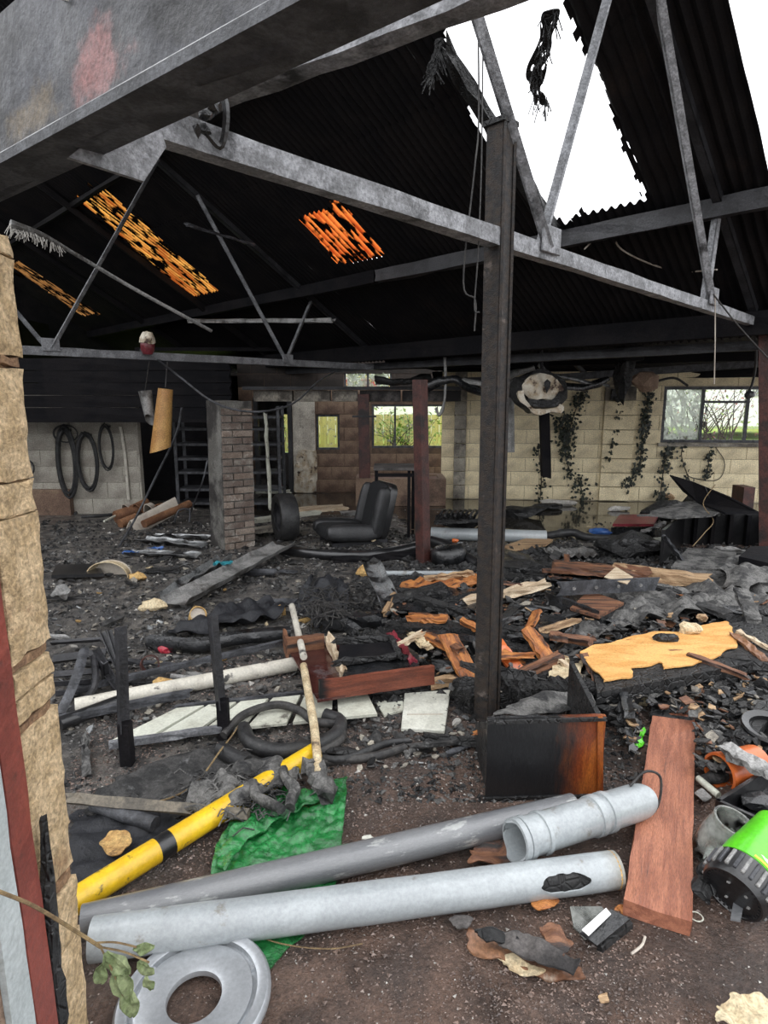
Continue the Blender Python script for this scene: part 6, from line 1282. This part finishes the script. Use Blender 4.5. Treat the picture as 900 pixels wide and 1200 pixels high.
# clear jug
c = G(838, 1003, 0); T = thing('clear_jug', 'scorched clear plastic jug standing right of the red plank', 'jug', c)
Mj = TR(c+ZZ*.0, .3, math.radians(14), math.radians(8))
MB().sheet(36, 18, lambda u, v: Mj @ V(((.080-.018*v**3)*math.cos(u*6.2832), (.080-.018*v**3)*math.sin(u*6.2832), .155*v+.006*noise.noise(V((u*5, v*5, 2))))), .004,
           lambda u, v: not (v > .45 and abs(u-.78) < .13 and noise.noise(V((u*9, v*5, 1))) > -.35)).build('body', 'clear_plastic', T, smooth=True)
MB().lathe([(.058, .150), (.066, .152), (.066, .168), (.058, .168)], Mj, 28, closed=True).build('rim', 'clear_plastic', T, smooth=True)
MB().lathe([(0, .004), (.076, .004), (.076, .0), (0, 0)], Mj, 28).build('base', 'clear_plastic', T)
MB().chunk(Mj @ V((.02, -.01, .10)), (.018, .018, .02), 2).build('blue_cap', 'blue_plastic', T)
tubeo('small_cable', arc([G(874, 1005, .03), G(870, 985, .07), G(880, 972, .09), G(892, 965, .10)]), .006, 'cable', 'short black cable hooked over the tray wall', 'cable')
lump('ribbed_ball', 862, 988, (.03, .03, .03), 'plastic_black', 'small black ribbed knob beside the clear jug', 'knob', 3)
# lime green drum
c = G(860, 1045, .092); ax = V((.62, .45, .22)).normalized(); T = thing('garden_vacuum', 'lime green and black ribbed drum lying at the right edge', 'drum', V((c.x, c.y, 0)))
Md = frame(c, c+ax) @ Matrix.Rotation(math.pi/2, 4, 'Y')
CLR = MB().lathe([(0, -.005), (.078, -.005), (.082, -.012), (.088, -.012), (.094, 0), (.098, .03), (.096, .075), (.088, .08), (0, .08)], Md, 40).build('collar', 'plastic_black', T, smooth=True)
for k in range(26):
    t = k*2*math.pi/26; MB().box((0, 0, 0), (.010, .011, .062), Md @ Matrix.Rotation(t, 4, 'Z') @ TR(V((.098, 0, .038)))).build('rib', 'steel_dark' if k % 2 else 'galv', CLR, bevel=.002)
for k in range(34):
    t = k*2*math.pi/34; MB().box((0, 0, 0), (.008, .006, .006), Md @ Matrix.Rotation(t, 4, 'Z') @ TR(V((.076, 0, -.007)))).build('tooth', 'plastic_black', CLR)
MB().lathe([(.086, .078), (.092, .082), (.090, .13), (.082, .19), (.070, .30), (0, .30)], Md, 36).build('body', 'lime', T, smooth=True)
LP = MB().sheet(16, 6, lambda u, v: Md @ V(((.0925-.012*v)*math.cos(-2.9+u*.95), (.0925-.012*v)*math.sin(-2.9+u*.95), .098+.055*v)), .0015, lambda u, v: ((u-.5)/.5)**2+((v-.5)/.5)**2 < 1).build('label_patch', 'white_tile', T, smooth=True)
MB().sheet(16, 3, lambda u, v: Md @ V(((.0932-.003*v)*math.cos(-2.9+u*.95), (.0932-.003*v)*math.sin(-2.9+u*.95), .086+.010*v)), .0015).build('label_stripe', 'hi_vis', LP, smooth=True)
for k, (x, y) in enumerate(((.03, .02), (-.04, .01), (.02, -.045), (-.02, -.04))): MB().chunk(Md @ V((x, y, -.008)), (.006, .006, .004), k+1, 1).build('stud', 'galv', CLR)
crumple('rubber_scrap', [(808, 1050), (816, 1020), (838, 1005), (842, 1030), (830, 1062)], 'char', 'torn black rubber between the red plank and lime drum', 'scrap', z=.05, amp=.06, sc=9, n=18, seed=7)
flatpiece('grey_tab', [(856, 1076), (868, 1078), (872, 1058), (860, 1054)], .05, .008, 'pvc_dark', 'small grey tab in front of the lime drum', 'tab')
cc = G(816, 1074, .012); MB().lathe([(.018, -.002), (.021, 0), (.018, .002), (.016, 0)], TR(cc), 20, closed=True).build('white_ring', 'white_board', smooth=True, label='small white ring at the end of the red plank', cat='ring')
# torn lagging, scraps and shards in front
T = thing('torn_lagging', 'torn curled lagging with an orange and cream underside in front of the grey pipes', 'lagging', G(620, 1110, 0))
for i, (px, m, z, am, nm) in enumerate((([(546, 1088), (556, 1102), (600, 1100), (660, 1120), (688, 1150), (640, 1150), (590, 1128), (548, 1118)], 'leather_tan', .015, .03, 'underlay'),
    ([(574, 1092), (610, 1096), (640, 1110), (680, 1132), (672, 1144), (632, 1130), (590, 1112)], 'concrete_dark', .05, .04, 'outer_skin'), ([(556, 1092), (602, 1090), (608, 1102), (570, 1108)], 'char', .06, .03, 'curl'),
    ([(632, 1088), (655, 1085), (672, 1110), (660, 1126), (640, 1112)], 'wood_brown', .05, .05, 'curl'), ([(582, 1122), (600, 1120), (640, 1140), (630, 1146), (600, 1138)], 'cream', .02, .02, 'cream_edge'))):
    crumple(nm, px, m, None, None, z=z, amp=am, sc=9, n=44, seed=i+3, parent=T, th=.006, rag=.04)
crumple('scorched_scrap', [(525, 1078), (535, 1072), (555, 1080), (548, 1096), (538, 1094)], 'concrete_dark', 'grey curled scrap left of the torn lagging', 'scrap', z=.03, amp=.03, sc=9, n=14, seed=2)
crumple('scorched_scrap', [(622, 1062), (640, 1050), (658, 1052), (645, 1068), (630, 1070)], 'wood_orange', 'small orange-brown scrap just below the light grey pipe', 'scrap', z=.02, amp=.03, sc=9, n=14, seed=5)
flatpiece('glass_shard', [(668, 1062), (705, 1062), (718, 1078), (686, 1100), (672, 1085)], .02, .006, 'clear_plastic', 'clear plastic shard under the folded black bracket', 'shard')
T = thing('folded_bracket', 'small folded black bracket with a white flash left of the red plank foot', 'bracket', G(700, 1090, 0))
flatpiece('plate', [(680, 1092), (700, 1105), (738, 1078), (716, 1068)], .05, .005, 'char_wet', parent=T, tilt=.15)
flatpiece('white_face', [(682, 1088), (690, 1094), (716, 1072), (710, 1066)], .062, .003, 'white_paint', parent=T, tilt=.15)
flatpiece('flange', [(700, 1106), (706, 1110), (742, 1082), (738, 1077)], .03, .03, 'char', parent=T)
for x, y, s in ((726, 1068, 1), (733, 1072, 2), (738, 1069, 3)): lump('brown_pebble', x, y, (.016, .013, .012), 'wood_orange', ['', 'brown pebble nearest the folded bracket corner', 'middle brown pebble by the red plank foot', 'brown pebble closest to the red plank foot'][s], 'pebble', s)
crumple('cream_cloth', [(838, 1205), (842, 1180), (868, 1170), (905, 1172), (910, 1210)], 'cream', 'cream rumpled cloth in the bottom right corner', 'cloth', z=.03, amp=.05, sc=9, n=44, seed=3)
lump('white_scrap', 432, 984, (.022, .014, .008), 'white_tile', 'tiny white scrap above the dark grey pipe', 'scrap', 4)
crumple('tan_flake', [(700, 1168), (712, 1164), (714, 1176), (704, 1178)], 'wood_raw', 'small tan flake on the ground at the lower right', 'scrap', z=.01, amp=.01, sc=9, n=8, seed=6)
tubeo('pale_straw', arc([G(740, 1118, .015), G(752, 1108, .02), G(756, 1098, .015)]), .004, 'pale_sheet', 'pale bent straw right of the folded bracket', 'straw', n=6)
tubeo('grass_stem', arc([G(278, 1088, .02), G(330, 1106, .025), G(385, 1112, .02), G(425, 1106, .015)]), .002, 'twig', 'thin brown stem on the ground below the light grey pipe', 'stem', n=5)
plank('green_stick', G(747, 876, .03), G(754, 856, .03), .012, .01, 'lime', 'short green and yellow stick right of the cabinet box', 'stick')
# twig with leaves and charred stake on the jamb
T = thing('bramble_twig', 'thin green-brown twig with drooping leaves at the bottom left', 'twig', A(0, 1045, .90))
cv = arc([A(-8, 1042, .92), A(40, 1062, .95), A(90, 1092, 1.0), A(118, 1110, 1.03)]); MB().tube(cv, .0035, 6).build('stem', 'twig', T, smooth=True)
for (x0, y0, x1, y1) in ((118, 1110, 175, 1128), (118, 1110, 150, 1180), (110, 1105, 160, 1110)): MB().tube(arc([A(x0, y0, 1.03), A((x0+x1)/2, (y0+y1)/2-3, 1.02), A(x1, y1, 1.02)]), .002, 5).build('stem', 'twig', T)
for i, (x, y, s, r) in enumerate(((128, 1122, .040, -.9), (138, 1142, .045, -1.3), (150, 1165, .040, -1.5), (165, 1130, .026, -1.0), (160, 1112, .022, -.2), (172, 1148, .022, -1.4), (120, 1135, .03, -1.9))):
    M = TR(A(x, y, 1.02), 0, math.radians(70)) @ Matrix.Rotation(r, 4, 'Z')
    MB().sheet(10, 6, lambda u, v: M @ V((s*(u*1.6-.3), s*.9*(v-.5)*math.sin(max(.05, min(1, u))*3.0)**.7*1.1, s*.35*noise.noise(V((u*3, v*3, i)))-.02*u*u)), .0006).build('leaf', 'leaf_dry', T, smooth=True)
plank('charred_stake', A(64, 1215, 1.185), A(52, 968, 1.185), .045, .04, 'char', 'charred pointed timber splinter standing against the stone jamb', 'stake', seg=12, r=.003, taper=.25)
# ================================================================ SCATTER: COUNTED CHARCOAL, THEN THE FINE GRIT
rd = random.Random(77)
CLEAR = [[(750, 822), (818, 838), (818, 1092), (726, 1072)], [(684, 762), (720, 748), (800, 736), (855, 724), (872, 748), (830, 775), (740, 800), (704, 804)], [(466, 858), (532, 858), (532, 804), (466, 806)], [(372, 825), (512, 806), (510, 775), (372, 785)], [(560, 940), (708, 940), (708, 832), (560, 842)]]
def inreg(px, py, polys): return any(inpoly(px, py, P) for P in polys) and not any(inpoly(px, py, P) for P in CLEAR)
MID = [[(440, 700), (640, 660), (900, 690), (900, 850), (830, 860), (700, 800), (560, 820), (470, 780)], [(700, 800), (900, 800), (900, 900), (820, 900), (740, 880)]]
SIDE = [[(60, 640), (400, 660), (440, 740), (330, 830), (60, 860)], [(380, 640), (900, 600), (900, 680), (400, 700)], [(400, 800), (560, 800), (560, 900), (420, 900)]]
bases = []; LATER = []
ADJ = dict(char='dull black', char_deep='deeply cracked black', char_wet='glossy black', ash='ashy dark', ash_grey='ash-grey', concrete_dark='stony grey', plaster_crumb='greyish white', cream='cream', foam_yellow='yellowish tan',
           wood_brown='brown', wood_raw='tan', wood_orange='orange-brown', steel_dark='dark metal', galv='grey metal')
ORD = 'nearest,second nearest,third nearest,fourth nearest,fifth nearest,sixth nearest,seventh nearest,eighth nearest,ninth nearest,tenth nearest'.split(',')
MARKS = [(568, 842, 'the tall post foot'), (634, 890, 'the cabinet box'), (770, 770, 'the orange ply'), (790, 850, 'the red plank far end'), (850, 905, 'the orange pipe'), (835, 795, 'the yellow foam lump'), (870, 835, 'the tan stick at right'),
    (700, 710, 'the brown-topped box'), (712, 690, 'the metal channel'), (790, 678, 'the long tan plank'), (690, 664, 'the long brown plank'), (825, 660, 'the black crate'), (892, 668, 'the right red post'), (890, 725, 'the leaning ash-grey board'), (640, 735, 'the smooth square block'),
    (620, 785, 'the crossing brown stick'), (540, 770, 'the leaning tan board'), (510, 735, 'the long blackened beam'), (520, 685, 'the broad orange board'), (515, 708, 'the buckled black sheet'), (600, 693, 'the pale split plank'), (605, 658, 'the speckled black panel'), (430, 770, 'the burnt black case'),
    (440, 800, 'the red drawer front'), (500, 830, 'the white tile'), (450, 690, 'the bent flashing'), (430, 677, 'the yellow foam lump left of the flashing'), (380, 710, 'the black netting heap'), (327, 722, 'the yellow foam block'), (270, 720, 'the black rumpled cloth'), (270, 670, 'the long fallen metal sheet'),
    (127, 660, 'the cream shade'), (182, 715, 'the cream rag'), (193, 765, 'the red plastic piece'), (95, 790, 'the burnt chair frames'), (215, 800, 'the dirty white tube'), (150, 840, 'the left table leg'), (262, 830, 'the right table leg'), (495, 650, 'the red-brown post'), (420, 650, 'the black bumper'), (700, 628, 'the blue bag'),
    (665, 805, 'the dark grey block'), (740, 825, 'the cream stone'), (470, 875, 'the black cable end'), (670, 650, 'the corrugated scrap'), (162, 680, 'the tan lump'), (325, 780, 'the iron bar end')]
for k in range(10): bases.append(MB().chunk(V((0, 0, 0)), (1, .6+.3*rd.random(), .35+.3*rd.random()), k+40, 1, .35).build('tmp', 'char'))
meshes = [b.data for b in bases]
for b in bases: bpy.data.objects.remove(b)
def scatter(n, polys, lo, hi, mats, name, label, cat, group, zup=.08, minpx=7):
    c = 0; mm = {}
    while c < n:
        px, py = rd.uniform(50, 905), rd.uniform(595, 905)
        if not inreg(px, py, polys): continue
        p = G(px, py, 0); s = rd.uniform(lo, hi)*(.5+.5*p.y/4)
        me = rd.choice(meshes); mt = rd.choice(mats); k = (me.name, mt)
        if k not in mm: mm[k] = me.copy(); mm[k].materials.clear(); mm[k].materials.append(MATS[mt])
        o = bpy.data.objects.new(name, mm[k]); COL.objects.link(o); o.scale = (s, s*rd.uniform(.5, 1), s*rd.uniform(.5, 1)); o.location = (p.x, p.y, s*.25+rd.random()*zup*.6)
        o.rotation_euler = (rd.uniform(-.4, .4), rd.uniform(-.4, .4), rd.uniform(0, 6.3)); tag(o, label, cat, group); LATER.append((o, px, py, ADJ[mt]+' '+label)); c += 1
scatter(190, MID, .025, .07, ['char', 'char', 'char_wet', 'ash', 'ash_grey'], 'charcoal_lump', 'charred lump', 'charcoal', 'charred lumps in the rubble heap', zup=.14)
scatter(80, SIDE, .02, .05, ['char', 'ash', 'concrete_dark'], 'charcoal_lump', 'lump on the floor', 'charcoal', 'dark lumps on the open floor', zup=.0)
scatter(60, MID+SIDE, .014, .034, ['plaster_crumb', 'cream', 'foam_yellow', 'plaster_crumb'], 'plaster_piece', 'plaster piece', 'plaster', 'pale plaster pieces', zup=.06)
def lath(n, polys, L0, L1, w, mats, name, label, group, zlo, zhi):
    c = 0
    while c < n:
        px, py = rd.uniform(50, 905), rd.uniform(600, 900)
        if not inreg(px, py, polys): continue
        p = G(px, py, 0); t = rd.gauss(0, .7); L = rd.uniform(L0, L1)*(.6+.4*p.y/4); z = rd.uniform(zlo, zhi); d = V((math.cos(t), math.sin(t), rd.uniform(-.12, .12)))*L/2
        q = p+ZZ*z; mt = rd.choice(mats); o = plank(name, q-d, q+d, w*rd.uniform(.5, 1.3), w*rd.uniform(.25, .8), mt, label, 'stick', group=group, roll=rd.uniform(-.4, .4), seg=6, r=w*.05, jag=.02); LATER.append((o, px, py, ADJ[mt]+' '+label)); c += 1
lath(64, MID, .15, .55, .07, ['char', 'char_deep', 'char_wet', 'ash', 'char'], 'charred_stick', 'charred stick', 'charred sticks in the rubble heap', .05, .15)
lath(20, MID[:1], .1, .35, .05, ['wood_brown', 'wood_raw', 'wood_orange'], 'burnt_stick', 'half-burnt stick', 'half-burnt sticks in the rubble heap', .10, .18)
lath(34, SIDE, .12, .5, .05, ['char', 'steel_dark', 'ash', 'galv'], 'burnt_strip', 'thin strip on the floor', 'dark strips on the open floor', .01, .04)
def name_scatter():
    byk = {}
    for o, px, py, lab in LATER:
        d, mk = min((((px-a)**2+((py-b)*1.6)**2)**.5, m) for a, b, m in MARKS); byk.setdefault((lab, mk), []).append((d, o))
    for (lab, mk), L in byk.items():
        L.sort(key=lambda q: q[0])
        for k, (d, o) in enumerate(L): o['label'] = '%s, %s to %s' % (lab, ORD[min(k, 9)], mk)
def grit(name, n, yl, yh, xl, xh, s0, s1, m, label, dens=None, zz=0.0):
    vs = []; fs = []; oc = [V((1, 0, 0)), V((-.6, .8, 0)), V((-.5, -.8, 0)), V((0, 0, .8)), V((.1, .1, -.6))]; of = [(0, 1, 3), (1, 2, 3), (2, 0, 3), (1, 0, 4), (2, 1, 4), (0, 2, 4)]
    c = 0
    while c < n:
        y = yl+(yh-yl)*rd.random()**1.5; x = rd.uniform(xl, xh)*(.55+.45*y/yh)
        if dens and noise.noise(V((x*1.8, y*1.8, dens))) < -.05+rd.uniform(-.25, .25): continue
        s = rd.uniform(s0, s1)*(.55+.45*y/2.5) * (1 if rd.random() < .9 else 1.9); a = rd.uniform(0, 6.3); ca, sa = math.cos(a), math.sin(a); k = len(vs); z = fl(x, y)+s*.2; f = rd.uniform(.5, 1.1)
        for p in oc: vs.append((x+s*(p.x*ca-p.y*f*sa), y+s*(p.x*sa+p.y*f*ca), z+s*p.z*.7))
        fs += [tuple(k+i for i in t) for t in of]; c += 1
    MB().add(vs, fs).build(name, m, label=label, cat='grit', kind='stuff')
grit('gravel', 34000, 1.1, 3.6, -1.6, 2.6, .0025, .007, 'gravel_wet', 'fine brown gravel covering the near ground', 2)
grit('gravel', 9000, 1.1, 3.4, -1.4, 2.6, .002, .005, 'gravel_pale', 'paler brown grit among the near gravel', 0)
grit('gravel', 700, 1.1, 3.4, -1.2, 2.6, .003, .007, 'plaster_crumb', 'pale grit specks scattered over the near ground', 4)
grit('ash_grit', 10000, 2.2, 8.0, -5, 5.5, .006, .017, 'char', 'black cinders covering the middle of the floor', 7)
grit('ash_grit', 10000, 2.2, 7.5, -5, 5.5, .006, .014, 'ash_grey', 'grey cinders among the black ones on the floor', 9)
grit('plaster_grit', 1700, 2.2, 9.0, -4, 5.5, .005, .011, 'plaster_crumb', 'white plaster crumbs scattered over the burnt floor', 12)
grit('rubble_grit', 9000, 3.0, 6.4, -.3, 4.5, .012, .034, 'char', 'coarse black rubble under the burnt boards', 14)
grit('rubble_grit', 3500, 2.6, 6.4, -.3, 4.5, .010, .028, 'ash', 'coarse ashy rubble under the burnt boards', 15)

def flakes(name, n, polys, lo, hi, m, label, zt):
    vs = []; fs = []; c = 0
    while c < n:
        px, py = rd.uniform(50, 905), rd.uniform(600, 905)
        if not inreg(px, py, polys): continue
        p = G(px, py, rd.uniform(.008, zt)); s = rd.uniform(lo, hi)*(.4+.6*p.y/4); M = TR(p, rd.uniform(0, 6.3), rd.gauss(0, .35), rd.gauss(0, .35)); k = len(vs); q = rd.randint(4, 6)
        o = [(s*rd.uniform(.5, 1)*math.cos(6.283*i/q), s*rd.uniform(.3, .8)*math.sin(6.283*i/q), rd.uniform(-.12, .12)*s) for i in range(q)]
        vs += [M @ V(a) for a in o]+[M @ (V(a)-V((0, 0, .004+.06*s))) for a in o]
        fs += [tuple(range(k, k+q)), tuple(range(k+2*q-1, k+q-1, -1))]+[(k+i, k+q+i, k+q+(i+1) % q, k+(i+1) % q) for i in range(q)]; c += 1
    MB().add(vs, fs).build(name, m, label=label, cat='flakes', kind='stuff')
for m, n, lab in (('ash_grey', 1300, 'pale grey ash flakes lying over the rubble'), ('ash', 1300, 'dark ash flakes lying over the rubble'), ('char_wet', 900, 'shiny black flakes lying over the rubble'), ('wood_brown', 260, 'brown wood chips among the rubble'), ('wood_raw', 160, 'tan wood chips among the rubble'), ('concrete', 260, 'stony grey chips among the rubble')):
    flakes('rubble_flakes', n, MID, .02, .06, m, lab, .13)
for m, n, lab in (('ash_grey', 700, 'pale grey ash flakes on the open floor'), ('galv_wet', 160, 'shiny grey scraps on the open floor'), ('concrete', 260, 'stony chips on the open floor')):
    flakes('floor_flakes', n, SIDE, .015, .045, m, lab, .02)
name_scatter()
